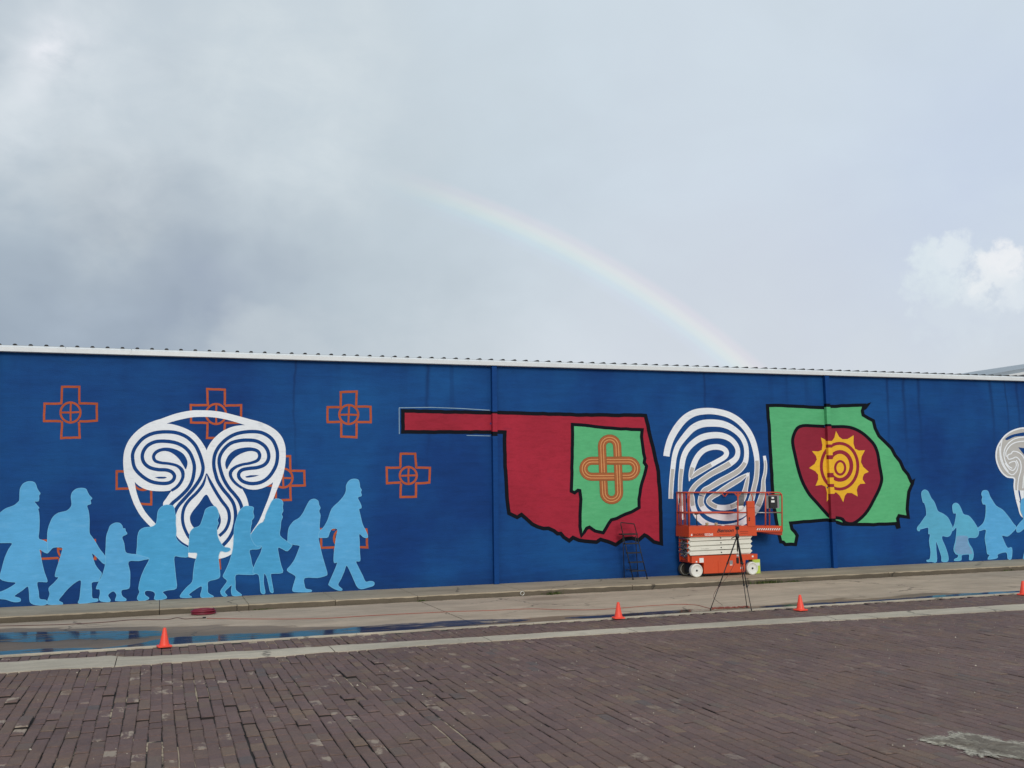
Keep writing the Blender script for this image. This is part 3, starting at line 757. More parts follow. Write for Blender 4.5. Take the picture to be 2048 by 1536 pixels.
# ------------------------------------------------------------------ the mural
LY = 0.0016
def wallp(x, y, layer): return on_y(x, y, YW-LY*layer)
def paint_poly(mb, pts, layer, mi=0):
    out = []
    for p in pts:
        if not out or (abs(p[0]-out[-1][0])+abs(p[1]-out[-1][1]) > 0.05): out.append(p)
    if abs(out[0][0]-out[-1][0])+abs(out[0][1]-out[-1][1]) < 0.05: out.pop()
    a = sum(out[i][0]*out[(i+1) % len(out)][1]-out[(i+1) % len(out)][0]*out[i][1] for i in range(len(out)))
    if a > 0: out = out[::-1]       # image y runs down: keep the face turned to the street
    mb.add([wallp(p[0], p[1], layer) for p in out], [tuple(range(len(out)))], mi)
def ribbon_edges(pts, width, closed=False, off=0.0):
    N = len(pts); L = []; Rr = []
    for i in range(N):
        a = pts[i-1] if (closed or i > 0) else pts[i]; c = pts[(i+1) % N] if (closed or i < N-1) else pts[i]
        p = pts[i]
        d1 = (p[0]-a[0], p[1]-a[1]); d2 = (c[0]-p[0], c[1]-p[1])
        l1 = math.hypot(*d1); l2 = math.hypot(*d2)
        if l1 < 1e-6: d1, l1 = d2, l2
        if l2 < 1e-6: d2, l2 = d1, l1
        n1 = (-d1[1]/l1, d1[0]/l1); n2 = (-d2[1]/l2, d2[0]/l2)
        n = (n1[0]+n2[0], n1[1]+n2[1]); ln = math.hypot(*n)
        if ln < 0.2: n = n1; k = 1.0
        else:
            n = (n[0]/ln, n[1]/ln); k = min(1.6, 1.0/max(0.3, n[0]*n1[0]+n[1]*n1[1]))
        w_ = (p[2] if len(p) > 2 else width)/2
        L.append((p[0]+n[0]*(off+w_)*k, p[1]+n[1]*(off+w_)*k)); Rr.append((p[0]+n[0]*(off-w_)*k, p[1]+n[1]*(off-w_)*k))
    return L, Rr
_jr = random.Random(77)
def paint_ribbon(mb, pts, width, layer, closed=False, mi=0, off=0.0):
    L, Rr = ribbon_edges(pts, width, closed, off); N = len(pts); vs = []
    for i in range(N):
        j = _jr.uniform(0, 0.12)
        vs += [wallp(*L[i], layer+j), wallp(*Rr[i], layer+j)]
    fs = []
    for i in range(N if closed else N-1):
        k = (i+1) % N; fs.append((2*i, 2*i+1, 2*k+1, 2*k))
    mb.add(vs, fs, mi)
def wobble(pts, amp, seed=0, closed=True):
    rr = random.Random(seed); return [(p[0]+rr.uniform(-amp, amp), p[1]+rr.uniform(-amp, amp))+tuple(p[2:]) for p in pts]
def densify(pts, step=6.0, closed=True):
    out = []; N = len(pts)
    for i in range(N if closed else N-1):
        a, c = pts[i], pts[(i+1) % N]; n = max(1, int(math.hypot(c[0]-a[0], c[1]-a[1])/step))
        for k in range(n): out.append((a[0]+(c[0]-a[0])*k/n, a[1]+(c[1]-a[1])*k/n))
    if not closed: out.append(pts[-1])
    return out
def done(mb, name, mats, label, parent=wh):
    o = mb.build(name, mats, parent, recalc=False); o['label'] = label; return o

# --- outlined crosses
def cross_mark(cx, cy, hw, hh, arm, rad, label, seed):
    rr = random.Random(seed); a = arm; mb = MB(); jig = lambda p: (p[0]+rr.uniform(-1, 1), p[1]+rr.uniform(-1, 1))
    for quad in ([(cx-a, cy-a), (cx-a, cy-hh), (cx+a, cy-hh), (cx+a, cy-a)], [(cx+a, cy-a), (cx+hw, cy-a), (cx+hw, cy+a), (cx+a, cy+a)],
                 [(cx+a, cy+a), (cx+a, cy+hh), (cx-a, cy+hh), (cx-a, cy+a)], [(cx-a, cy+a), (cx-hw, cy+a), (cx-hw, cy-a), (cx-a, cy-a)]):
        paint_ribbon(mb, wobble(densify([jig(p) for p in quad], 9, False), 0.35, seed), 4.4, 2, False)
    paint_ribbon(mb, [(cx+rad*math.cos(t*math.pi/14), cy+rad*math.sin(t*math.pi/14)) for t in range(28)], 4.2, 2.25, True)
    paint_ribbon(mb, [jig((cx-rad+2, cy)), (cx, cy), jig((cx+rad-2, cy))], 3.6, 2.45)
    paint_ribbon(mb, [jig((cx, cy-rad+2)), (cx, cy), jig((cx, cy+rad-2))], 3.6, 2.6)
    done(mb, 'painted_cross', 'cross', label)
cross_mark(141, 825, 52, 51, 17.5, 20, 'orange outlined cross with a wheel, top left', 1)
cross_mark(432, 828, 50, 49, 17, 20, 'orange outlined cross behind the top of the white spiral', 2)
cross_mark(697.5, 829, 43, 45, 15.5, 19, 'orange outlined cross at the upper middle left', 3)
cross_mark(816.5, 951, 43, 43, 15, 17, 'orange outlined cross left of the red map', 4)
cross_mark(286, 960, 52, 48, 17, 20, 'orange outlined cross behind the left spiral lobe', 5)
cross_mark(566, 956, 43, 44, 15, 19, 'orange outlined cross behind the right spiral lobe', 6)
cross_mark(136, 1099, 55, 47, 18, 20, 'orange outlined cross behind the second walking man', 7)
cross_mark(427, 1092, 50, 44, 13, 18, 'orange outlined cross under the white spiral stem', 8)
cross_mark(688, 1077, 46, 44, 18, 20, 'orange outlined cross behind the leading walker', 9)

# --- big white double spiral
mb = MB()
arch = PX('C', [(480, 360, 70), (640, 308, 78), (800, 274, 78), (920, 268, 76), (1040, 272, 74), (1160, 288, 74), (1300, 322, 74), (1450, 366, 80), (1600, 410, 84), (1720, 470, 84), (1800, 545, 82), (1838, 640, 82), (1845, 740, 82), (1838, 840, 84), (1815, 940, 92), (1785, 1040, 80), (1750, 1140, 62), (1715, 1240, 56), (1672, 1340, 50), (1630, 1440, 46), (1590, 1520, 44), (1540, 1590, 40), (1495, 1655, 34)])
arch = [(x, y, w_/5.689) for x, y, w_ in arch]
paint_ribbon(mb, catmull(arch, 5), 13, 3.0)
left = PX('C', [(520, 352, 70), (420, 385, 84), (320, 430, 90), (220, 500, 88), (140, 590, 86), (95, 690, 86), (82, 790, 90), (90, 890, 100), (108, 980, 110), (130, 1080, 84), (155, 1180, 74), (195, 1290, 72), (255, 1400, 70), (330, 1490, 68), (400, 1560, 62)])
paint_ribbon(mb, catmull([(x, y, w_/5.689) for x, y, w_ in left], 5), 13, 3.25)
lobeL = PX('C', [(420, 385), (510, 380), (620, 395), (740, 435), (840, 490), (900, 550), (950, 620), (990, 700), (1000, 800), (985, 940), (930, 1040), (850, 1110), (720, 1120), (640, 1120), (560, 1145), (450, 1152), (330, 1140), (240, 1105), (170, 1048), (110, 960), (85, 850), (85, 740), (110, 640), (170, 540), (260, 455)])
paint_poly(mb, catmull(lobeL, 5, True), 3.5)
lobeR = PX('C', [(985, 690), (1030, 600), (1100, 520), (1180, 460), (1290, 415), (1400, 400), (1500, 400), (1620, 415), (1720, 465), (1800, 560), (1845, 680), (1840, 820), (1800, 950), (1745, 1045), (1660, 1100), (1560, 1132), (1460, 1128), (1380, 1100), (1300, 1120), (1180, 1110), (1060, 1040), (985, 940), (975, 800)])
paint_poly(mb, catmull(lobeR, 5, True), 3.75)
trunk = PX('N', [(376, 968), (408, 950), (413, 930), (420, 950), (452, 968), (478, 972), (488, 984), (495, 1000), (498, 1018), (497, 1040), (491, 1064), (481, 1088), (466, 1106), (446, 1116), (420, 1119), (394, 1118), (374, 1104), (356, 1082), (345, 1060), (338, 1036), (326, 1010), (333, 996), (345, 980), (360, 972)])
paint_poly(mb, catmull(trunk, 5, True), 4.0)
done(mb, 'painted_spiral', 'white', 'large white double spiral with a round stem')
mb = MB()
WG = 7.0
gL = PX('C', [(560, 1335), (600, 1285), (660, 1235), (730, 1170), (785, 1105), (822, 1030), (840, 950), (846, 870), (828, 790), (788, 705), (720, 640), (620, 597), (500, 582), (400, 590), (315, 632), (265, 700), (254, 770), (280, 835), (340, 882), (430, 905), (530, 910), (592, 935), (620, 980), (600, 1030), (540, 1060), (440, 1060), (340, 1035), (240, 970), (170, 890), (146, 800), (146, 720), (182, 640), (262, 550), (370, 495), (500, 476), (640, 486), (760, 535), (850, 620), (902, 720), (934, 820), (945, 895), (925, 980), (880, 1060), (820, 1140), (745, 1225), (665, 1315), (630, 1380), (600, 1480), (595, 1560), (620, 1660), (690, 1740), (790, 1800)])
paint_ribbon(mb, catmull(gL, 5), WG, 5.0)
gR = PX('C', [(1395, 1400), (1380, 1320), (1350, 1250), (1300, 1185), (1240, 1115), (1185, 1025), (1148, 925), (1128, 825), (1140, 745), (1190, 665), (1262, 605), (1350, 578), (1450, 570), (1555, 582), (1640, 632), (1684, 700), (1690, 780), (1650, 845), (1570, 880), (1470, 892), (1392, 908), (1352, 948), (1358, 1000), (1410, 1045), (1500, 1065), (1600, 1050), (1680, 1002), (1738, 930), (1780, 840), (1792, 740), (1780, 660), (1738, 570), (1670, 512), (1580, 478), (1450, 475), (1320, 500), (1210, 560), (1130, 640), (1085, 720), (1068, 800), (1070, 880), (1088, 960), (1115, 1040), (1172, 1130), (1240, 1212), (1290, 1290), (1312, 1380), (1312, 1480), (1290, 1590), (1240, 1690), (1160, 1780)])
paint_ribbon(mb, catmull(gR, 5), WG, 5.25)
paint_ribbon(mb, catmull(PX('C', [(984, 950, 1.5), (962, 1030, 4.5), (935, 1090, 6), (870, 1172, 6.2), (790, 1250, 6.4), (735, 1330, 6.4), (712, 1420, 6.4), (716, 1510, 6.4), (745, 1600, 6.2), (800, 1690, 6.2), (900, 1760, 6)]), 5), WG, 5.5)
paint_ribbon(mb, catmull(PX('C', [(988, 950, 1.5), (1012, 1010, 4.5), (1042, 1070, 6), (1095, 1165, 6.4), (1160, 1265, 6.6), (1220, 1345, 6.6), (1243, 1420, 6.6), (1238, 1500, 6.4), (1200, 1590, 6.2), (1130, 1660, 6)]), 5), WG, 5.75)
# teardrop hole
paint_poly(mb, catmull(PX('C', [(980, 1190), (1040, 1280), (1110, 1370), (1145, 1450), (1140, 1530), (1090, 1610), (990, 1640), (890, 1610), (820, 1540), (795, 1460), (820, 1390), (900, 1290)]), 5, True), 5.3)
# comma shaped hollows of the two curls
wl = PX('C', [(748, 900, 1.5), (738, 830, 11), (700, 760, 13), (640, 712, 11), (570, 682, 8), (490, 676, 6.4), (415, 704, 6.4), (382, 755, 6.4), (402, 806, 6.2), (470, 828, 5.6), (560, 838, 5.4), (650, 862, 5.6), (706, 915, 7.5), (716, 985, 6.5), (690, 1050, 6.2), (645, 1105, 6), (585, 1145, 5)])
paint_ribbon(mb, catmull(wl, 4), 6, 6.0)
wr = PX('C', [(1216, 900, 1.5), (1222, 840, 9), (1262, 765, 12), (1330, 710, 12), (1420, 680, 9), (1500, 674, 7), (1566, 696, 6.6), (1590, 745, 6.6), (1565, 800, 6.2), (1480, 832, 5.4), (1390, 848, 5.4), (1310, 880, 6), (1258, 935, 7), (1268, 1000, 6), (1320, 1065, 5.6), (1390, 1115, 5)])
paint_ribbon(mb, catmull(wr, 4), 6, 6.25)
paint_poly(mb, PX('C', [(395, 992), (450, 986), (515, 988), (535, 998), (500, 1008), (440, 1008)]), 5.6)
paint_poly(mb, PX('C', [(1425, 984), (1480, 970), (1585, 968), (1540, 984), (1470, 996), (1435, 996)]), 5.6)
done(mb, 'spiral_gaps', 'gap_blue', 'blue gaps winding through the white spiral')
# --- walking figures
def figure(c, pts, m, layer, label, sm=3, edge=True, grey=None):
    p = PX(c, pts); q = catmull(p, sm, True) if sm > 1 else p
    mb = MB(); paint_poly(mb, q, layer, 0)
    if edge: paint_ribbon(mb, q, 1.2, layer+0.45, True, 1)
    if grey: paint_poly(mb, catmull(PX(c, grey), 3, True), layer+0.2, 2)
    done(mb, 'painted_figure', [m, 'fig_edge', 'fig_grey'], label)
figure('B', [(0, 440), (60, 395), (140, 365), (185, 330), (200, 305), (203, 220), (212, 180), (240, 140), (290, 118), (340, 122), (365, 145), (378, 185), (395, 215), (412, 240), (398, 262), (400, 285), (392, 318), (352, 322), (370, 350), (400, 388), (388, 396), (398, 440), (403, 520), (400, 620), (395, 700), (440, 720), (490, 750), (515, 800), (490, 850), (450, 840), (405, 812), (415, 870), (430, 950), (455, 1050), (485, 1140), (440, 1145), (380, 1152), (395, 1250), (405, 1320), (470, 1332), (478, 1370), (430, 1385), (340, 1375), (305, 1340), (300, 1260), (285, 1190), (230, 1230), (150, 1285), (160, 1300), (205, 1315), (205, 1345), (140, 1350), (60, 1325), (0, 1318), (-60, 1290), (-60, 1262), (0, 1250), (90, 1210), (165, 1155), (80, 1142), (0, 1110), (20, 1010), (50, 900), (90, 810), (125, 750), (40, 745), (-40, 735), (-80, 640), (-60, 500)], 'fig', 7.0, 'light blue walking man in long coat, far left')
figure('B', [(485, 700), (490, 620), (510, 550), (545, 480), (600, 440), (680, 420), (725, 380), (735, 340), (728, 280), (740, 230), (780, 195), (835, 185), (880, 195), (895, 225), (915, 260), (942, 290), (925, 310), (930, 345), (890, 365), (905, 420), (915, 510), (915, 640), (945, 690), (985, 750), (1020, 810), (1060, 860), (1080, 900), (1080, 960), (1050, 950), (1000, 900), (945, 852), (945, 880), (975, 970), (1010, 1020), (1040, 1060), (1020, 1110), (1005, 1140), (940, 1152), (940, 1230), (945, 1310), (1000, 1320), (995, 1345), (930, 1355), (850, 1368), (800, 1360), (815, 1320), (825, 1230), (830, 1132), (780, 1145), (700, 1210), (640, 1280), (600, 1335), (640, 1360), (630, 1380), (540, 1380), (485, 1370), (490, 1330), (510, 1270), (500, 1210), (550, 1160), (600, 1100), (565, 1090), (575, 1030), (600, 950), (630, 850), (640, 797), (590, 790), (540, 797), (500, 835), (486, 790)], 'fig', 7.6, 'light blue walking man with a pack, second from left')
figure('B', [(1080, 870), (1085, 780), (1090, 680), (1110, 620), (1130, 570), (1180, 542), (1225, 545), (1250, 570), (1260, 600), (1280, 600), (1285, 625), (1300, 655), (1250, 685), (1270, 750), (1285, 840), (1340, 860), (1400, 865), (1450, 880), (1530, 905), (1480, 917), (1420, 930), (1315, 937), (1330, 1040), (1330, 1130), (1320, 1210), (1245, 1230), (1250, 1290), (1290, 1320), (1280, 1340), (1200, 1340), (1180, 1330), (1195, 1280), (1160, 1240), (1105, 1280), (1130, 1330), (1115, 1350), (1040, 1345), (1015, 1320), (1025, 1270), (1020, 1222), (985, 1215), (1010, 1150), (1050, 1070), (1080, 960)], 'fig', 8.9, 'light blue small child holding hands on both sides')
figure('B', [(1400, 870), (1405, 780), (1410, 680), (1430, 620), (1480, 590), (1560, 580), (1600, 545), (1610, 480), (1620, 420), (1650, 380), (1690, 360), (1750, 360), (1780, 380), (1790, 430), (1800, 480), (1798, 545), (1805, 620), (1805, 700), (1860, 760), (1930, 800), (1935, 840), (1920, 890), (1850, 890), (1785, 887), (1790, 1000), (1800, 1100), (1805, 1210), (1720, 1230), (1665, 1250), (1700, 1290), (1700, 1315), (1620, 1330), (1580, 1320), (1590, 1270), (1560, 1240), (1490, 1237), (1485, 1280), (1525, 1310), (1500, 1330), (1430, 1340), (1405, 1310), (1430, 1250), (1420, 1210), (1440, 1110), (1480, 1010), (1530, 905), (1450, 895)], 'fig_dark', 8.2, 'light blue woman with a round pack in front of the spiral')
figure('D', [(90, 700), (95, 620), (130, 570), (190, 545), (215, 490), (235, 430), (250, 385), (290, 360), (340, 355), (365, 385), (375, 420), (380, 450), (365, 490), (375, 520), (360, 560), (365, 640), (390, 700), (430, 750), (480, 760), (490, 780), (450, 800), (400, 790), (380, 820), (375, 860), (385, 960), (388, 1040), (350, 1065), (275, 1087), (270, 1150), (275, 1200), (325, 1230), (310, 1240), (220, 1245), (200, 1220), (215, 1160), (205, 1132), (140, 1170), (85, 1215), (115, 1240), (40, 1245), (0, 1230), (60, 1150), (120, 1090), (130, 1000), (145, 900), (160, 860), (165, 807), (85, 800)], 'fig_dark', 8.8, 'light blue woman below the round stem of the spiral')
figure('D', [(525, 650), (530, 560), (550, 480), (580, 400), (630, 355), (690, 355), (718, 370), (712, 410), (722, 460), (700, 490), (700, 520), (690, 560), (690, 640), (750, 690), (790, 737), (770, 770), (680, 780), (690, 850), (705, 930), (740, 1012), (640, 1020), (545, 1022), (540, 1100), (545, 1170), (600, 1215), (580, 1225), (515, 1225), (500, 1180), (505, 1122), (470, 1150), (435, 1190), (460, 1225), (420, 1230), (395, 1185), (430, 1130), (460, 1080), (420, 1040), (440, 990), (480, 900), (510, 800), (520, 740)], 'fig_dark', 9.4, 'light blue woman right of the spiral stem, small head')
figure('D', [(690, 650), (720, 590), (770, 530), (820, 500), (835, 440), (870, 360), (900, 300), (940, 280), (985, 290), (1005, 320), (1000, 360), (1005, 400), (990, 430), (1000, 460), (985, 500), (980, 560), (975, 640), (1050, 700), (1090, 730), (1085, 750), (1045, 790), (1000, 770), (955, 757), (965, 840), (985, 930), (1000, 1000), (900, 1010), (885, 1022), (895, 1090), (910, 1190), (880, 1185), (865, 1120), (845, 1040), (820, 1012), (815, 1100), (830, 1200), (790, 1195), (780, 1100), (765, 1020), (710, 1000), (740, 900), (790, 800), (795, 740), (740, 740)], 'fig_dark', 10.0, 'light blue woman with thin legs and a knee length skirt')
figure('D', [(1050, 680), (1055, 600), (1070, 550), (1110, 500), (1160, 470), (1200, 420), (1240, 340), (1270, 295), (1310, 283), (1345, 300), (1355, 340), (1368, 370), (1355, 400), (1368, 440), (1362, 500), (1362, 580), (1395, 600), (1350, 652), (1365, 740), (1385, 830), (1420, 950), (1435, 1010), (1420, 1030), (1340, 1050), (1215, 1052), (1215, 1130), (1230, 1160), (1280, 1170), (1270, 1188), (1160, 1190), (1100, 1180), (1105, 1130), (1120, 1080), (1125, 1032), (1045, 980), (1080, 930), (1120, 870), (1160, 770), (1165, 737), (1095, 725), (1055, 700)], 'fig', 9.0, 'light blue hunched woman in a flared skirt behind the leader')
figure('D', [(1360, 600), (1400, 560), (1440, 490), (1480, 380), (1550, 310), (1600, 250), (1620, 200), (1622, 150), (1650, 105), (1690, 88), (1735, 95), (1750, 130), (1755, 170), (1770, 195), (1762, 215), (1770, 250), (1740, 262), (1735, 280), (1760, 330), (1768, 370), (1745, 380), (1755, 430), (1780, 530), (1810, 590), (1830, 640), (1825, 660), (1790, 655), (1748, 622), (1750, 700), (1752, 800), (1755, 885), (1715, 892), (1740, 950), (1780, 1030), (1810, 1090), (1850, 1085), (1885, 1090), (1895, 1110), (1880, 1130), (1830, 1145), (1770, 1160), (1730, 1140), (1700, 1080), (1665, 1000), (1625, 930), (1600, 990), (1570, 1060), (1540, 1120), (1580, 1160), (1570, 1175), (1520, 1165), (1455, 1125), (1455, 1100), (1490, 1020), (1535, 905), (1505, 905), (1500, 850), (1510, 750), (1525, 650), (1535, 577), (1480, 575), (1455, 620), (1440, 655), (1400, 660), (1352, 655)], 'fig', 9.6, 'light blue leading man in a knee length coat, mid stride')
figure('L', [(250, 715), (285, 730), (305, 770), (320, 800), (350, 840), (370, 890), (390, 935), (440, 960), (490, 1000), (520, 1060), (535, 1100), (520, 1170), (485, 1195), (435, 1187), (430, 1220), (460, 1290), (490, 1380), (490, 1445), (430, 1448), (425, 1400), (400, 1320), (370, 1242), (370, 1330), (375, 1450), (320, 1450), (280, 1450), (275, 1435), (305, 1425), (315, 1350), (300, 1240), (310, 1170), (292, 1165), (290, 1102), (240, 1110), (205, 1120), (200, 1135), (180, 1130), (178, 1100), (210, 1060), (250, 1000), (270, 970), (265, 900), (250, 850), (238, 845), (228, 810), (222, 780), (222, 740)], 'fig_teal', 7.0, 'light blue man in trousers nearest the green map, facing left')
figure('L', [(570, 850), (600, 865), (625, 910), (650, 965), (700, 980), (740, 1020), (780, 1080), (805, 1130), (800, 1180), (770, 1205), (700, 1207), (705, 1260), (740, 1320), (752, 1380), (740, 1430), (710, 1430), (710, 1380), (680, 1375), (630, 1385), (625, 1435), (560, 1440), (560, 1425), (590, 1410), (595, 1380), (570, 1370), (550, 1320), (570, 1230), (580, 1102), (545, 1130), (530, 1130), (560, 1060), (575, 960), (550, 955), (540, 920), (540, 870)], 'fig_teal', 7.6, 'light blue child with a sack and greyish skirt, facing left', grey=[(585, 1190), (690, 1190), (695, 1260), (730, 1330), (740, 1370), (680, 1370), (625, 1378), (575, 1362), (560, 1320), (575, 1240)])
figure('L', [(870, 720), (900, 730), (920, 780), (950, 830), (985, 880), (1050, 920), (1110, 990), (1160, 1060), (1190, 1100), (1150, 1150), (1100, 1190), (1045, 1182), (1060, 1230), (1100, 1310), (1145, 1310), (1140, 1420), (1105, 1420), (1100, 1380), (1080, 1352), (1000, 1375), (1000, 1405), (970, 1420), (900, 1425), (920, 1380), (895, 1370), (885, 1300), (870, 1210), (880, 1122), (810, 1135), (795, 1110), (850, 1060), (875, 990), (880, 900), (875, 865), (850, 860), (838, 820), (845, 790), (835, 760), (845, 730)], 'fig', 8.2, 'light blue woman with a large sack, right group')
figure('L', [(1195, 1100), (1230, 1050), (1262, 1015), (1258, 980), (1235, 920), (1240, 830), (1270, 800), (1330, 790), (1370, 830), (1420, 900), (1480, 1000), (1500, 1100), (1460, 1180), (1430, 1260), (1450, 1400), (1380, 1420), (1350, 1300), (1300, 1410), (1260, 1420), (1290, 1280), (1280, 1120), (1230, 1145), (1197, 1145)], 'fig', 8.8, 'light blue walker cut by the right edge')
mb = MB(); paint_poly(mb, PX('B', [(1926, 848), (2014, 850), (2004, 908), (1930, 892)]), 11.2); done(mb, 'primer_patch', 'white', 'small white primer patch on the held hand')

# --- fingerprint, right of the red map
def fp(c1, pts1, c2=None, pts2=None):
    p = PX(c1, pts1)
    if pts2: p = p+PX(c2, pts2)
    return p
rib = {
 'r1': (fp('H', [(240, 895, 96), (258, 790, 98), (305, 640, 104), (395, 480, 110), (510, 345, 108), (650, 262, 104), (820, 235, 98), (980, 245, 94), (1150, 290, 94), (1300, 380, 94), (1420, 510, 92), (1500, 660, 88), (1545, 820, 84), (1565, 960, 80), (1565, 1100, 78), (1552, 1230, 80), (1520, 1370, 80)], 'J', [(1395, 230, 92), (1330, 390, 100), (1220, 500, 105), (1080, 545, 105), (920, 555, 100), (760, 525, 95), (640, 465, 95), (560, 380, 95), (525, 290, 95), (540, 190, 95)]), 0),
 'r2': (fp('H', [(305, 1518, 70), (308, 1400, 72), (320, 1220, 74), (338, 1050, 76), (358, 900, 78), (405, 755, 84), (500, 620, 92), (620, 490, 104), (750, 425, 112), (900, 410, 112), (1060, 425, 104), (1200, 485, 92), (1325, 590, 80), (1395, 720, 72), (1412, 860, 72), (1390, 990, 80), (1310, 1095, 90), (1180, 1180, 95), (1020, 1265, 95), (880, 1350, 90)], 'J', [(590, 95, 95), (545, 180, 95)]), 0),
 'r3': (fp('J', [(232, 590, 40), (205, 440, 62), (188, 300, 80), (176, 160, 80)], 'H', [(440, 1420, 68), (445, 1250, 72), (462, 1080, 78), (488, 920, 84), (545, 795, 88), (640, 695, 92), (760, 622, 98), (900, 590, 98), (1040, 592, 92), (1160, 635, 84), (1245, 715, 76), (1285, 815, 72), (1262, 920, 84), (1170, 1000, 98), (1050, 1070, 98), (900, 1150, 92), (760, 1245, 88), (660, 1330, 86), (600, 1430, 86)]) + PX('J', [(375, 220, 82), (385, 330, 84), (420, 450, 86), (490, 560, 88), (600, 650, 90), (750, 705, 92), (920, 722, 92), (1090, 700, 92), (1240, 640, 92), (1370, 540, 92), (1460, 430, 95), (1525, 310, 95), (1565, 190, 90), (1590, 90, 80)]) + PX('H', [(1660, 1250, 62), (1685, 1130, 54), (1690, 1010, 50), (1672, 890, 44)]), 0),
 'r4': (fp('H', [(572, 1262, 8), (598, 1160, 72), (632, 1035, 84), (690, 910, 84), (770, 820, 84), (870, 772, 84), (990, 760, 86), (1085, 792, 78), (1120, 850, 76), (1085, 912, 76), (960, 985, 76), (800, 1075, 84), (690, 1140, 84), (600, 1215, 40)]), 0),
 'r5': (fp('H', [(1452, 1130, 8), (1425, 1240, 60), (1400, 1360, 76)], 'J', [(1272, 130, 90), (1240, 230, 95), (1170, 310, 95), (1060, 365, 90), (930, 388, 85), (800, 375, 85), (700, 325, 85), (660, 270, 80), (720, 200, 80), (830, 135, 85)]) + PX('H', [(1080, 1375, 84), (1200, 1300, 90), (1330, 1220, 80), (1440, 1145, 30)]), 0)}
mbw, mbg = MB(), MB()
ly = 2.0
for key, (pts, _) in rib.items():
    # widths were read on enlarged crops: H is 7.3x, J is 8.5x
    q = []
    for p in pts:
        q.append((p[0], p[1], p[2]/7.7))
    q = catmull(q, 5)
    paint_ribbon(mbw, q, 12, ly)
    run = []
    def flush():
        global run
        if len(run) > 3: paint_ribbon(mbg, run, 8, ly+1.6)
        run = []
    for p in q:
        d = (p[1]-790)*7.314                     # height on the crop
        lim = 1080-0.10*((p[0]-1300)*7.314-300)
        if lim < d < 1640 and p[2] > 5: run.append((p[0], p[1], max(1.5, p[2]-3.4)))
        else: flush()
    flush(); ly += 0.25
done(mbw, 'painted_fingerprint', 'white', 'white fingerprint whorl behind the lift')
done(mbg, 'fingerprint_undercoat', 'grey', 'grey unfinished lower part of the fingerprint')

# --- grey half finished spiral at the right edge
mb = MB()
out = PX('L', [(1290, 82), (1180, 100), (1090, 150), (1030, 220), (995, 290), (985, 370), (1000, 450), (1040, 530), (1100, 582), (1170, 597), (1170, 680), (1186, 780), (1212, 880), (1256, 990), (1400, 1000), (1470, 780), (1480, 600), (1600, 560), (1650, 400), (1600, 220), (1450, 110)])
oc = catmull(out, 4, True)
paint_poly(mb, oc, 2.0, 0); paint_ribbon(mb, oc, 3.0, 3.2, True, 1)
for ln in ([(1300, 170), (1180, 190), (1100, 250), (1065, 330), (1075, 410), (1110, 470), (1150, 495)], [(1300, 215), (1200, 225), (1130, 260), (1085, 330), (1090, 380)], [(1140, 345), (1105, 360), (1110, 400), (1150, 395), (1190, 380), (1230, 420), (1240, 500), (1215, 600), (1205, 720), (1225, 830)],
           [(1140, 345), (1160, 320), (1220, 335), (1270, 390), (1285, 480), (1265, 600), (1258, 700)], [(1075, 440), (1120, 500), (1160, 515), (1190, 470), (1180, 425), (1140, 430), (1115, 445)], [(1020, 270), (1030, 400), (1075, 500), (1140, 560), (1190, 530), (1210, 460), (1190, 410)], [(1045, 205), (1030, 330), (1060, 450), (1110, 530)]):
    paint_ribbon(mb, catmull(PX('L', ln), 4), 2.2, 3.5+_jr.random()*0.9, False, 1)
paint_poly(mb, catmull(PX('L', [(1080, 190), (1150, 150), (1290, 125), (1290, 160), (1180, 170), (1100, 205)]), 3, True), 2.6, 2)
paint_poly(mb, PX('L', [(1212, 280), (1290, 290), (1290, 380), (1250, 330)]), 2.9, 2)
paint_poly(mb, PX('L', [(1172, 720), (1270, 722), (1270, 800), (1240, 830), (1255, 985), (1212, 880), (1186, 790)]), 2.75, 1)
paint_poly(mb, PX('L', [(1205, 720), (1225, 722), (1240, 800), (1245, 880), (1235, 870), (1212, 800)]), 3.0, 2)
done(mb, 'painted_spiral', ['grey', 'white', 'gap_blue'], 'half finished grey spiral cut by the right edge')

# --- red map with the green map inside
mp = MB()
redp = PX('F', [(95, 152), (400, 160), (780, 166), (1000, 170), (1400, 182), (1870, 186), (1900, 330), (1935, 470), (1962, 600), (1974, 750), (1980, 900), (1984, 1126), (1930, 1110), (1880, 1070), (1860, 1062), (1820, 1098), (1770, 1085), (1710, 1092), (1650, 1132), (1600, 1112), (1540, 1092), (1510, 1112), (1490, 1112), (1430, 1107), (1380, 1097), (1340, 1080), (1310, 1102), (1270, 1077), (1250, 1050), (1225, 1052), (1200, 1030), (1160, 1012), (1120, 1014), (1080, 998), (1040, 980), (1000, 942), (960, 912), (930, 930), (870, 902), (855, 780), (845, 600), (838, 400), (840, 307), (780, 307), (400, 308), (95, 306)])
redd = wobble(densify(redp, 10), 0.5, 3)
paint_poly(mp, redd, 2.0, 0)
paint_ribbon(mp, redd, 7.4, 3.0, True, 1)
paint_ribbon(mp, PX('F', [(68, 322), (67, 130), (300, 127), (520, 135), (730, 148)]), 1.3, 3.9, False, 2)
paint_ribbon(mp, PX('F', [(560, 332), (735, 336)]), 1.1, 3.9, False, 2)
redo = done(mp, 'painted_map', ['red', 'black', 'halo'], 'red state map with a long panhandle and black outline')
mp = MB()
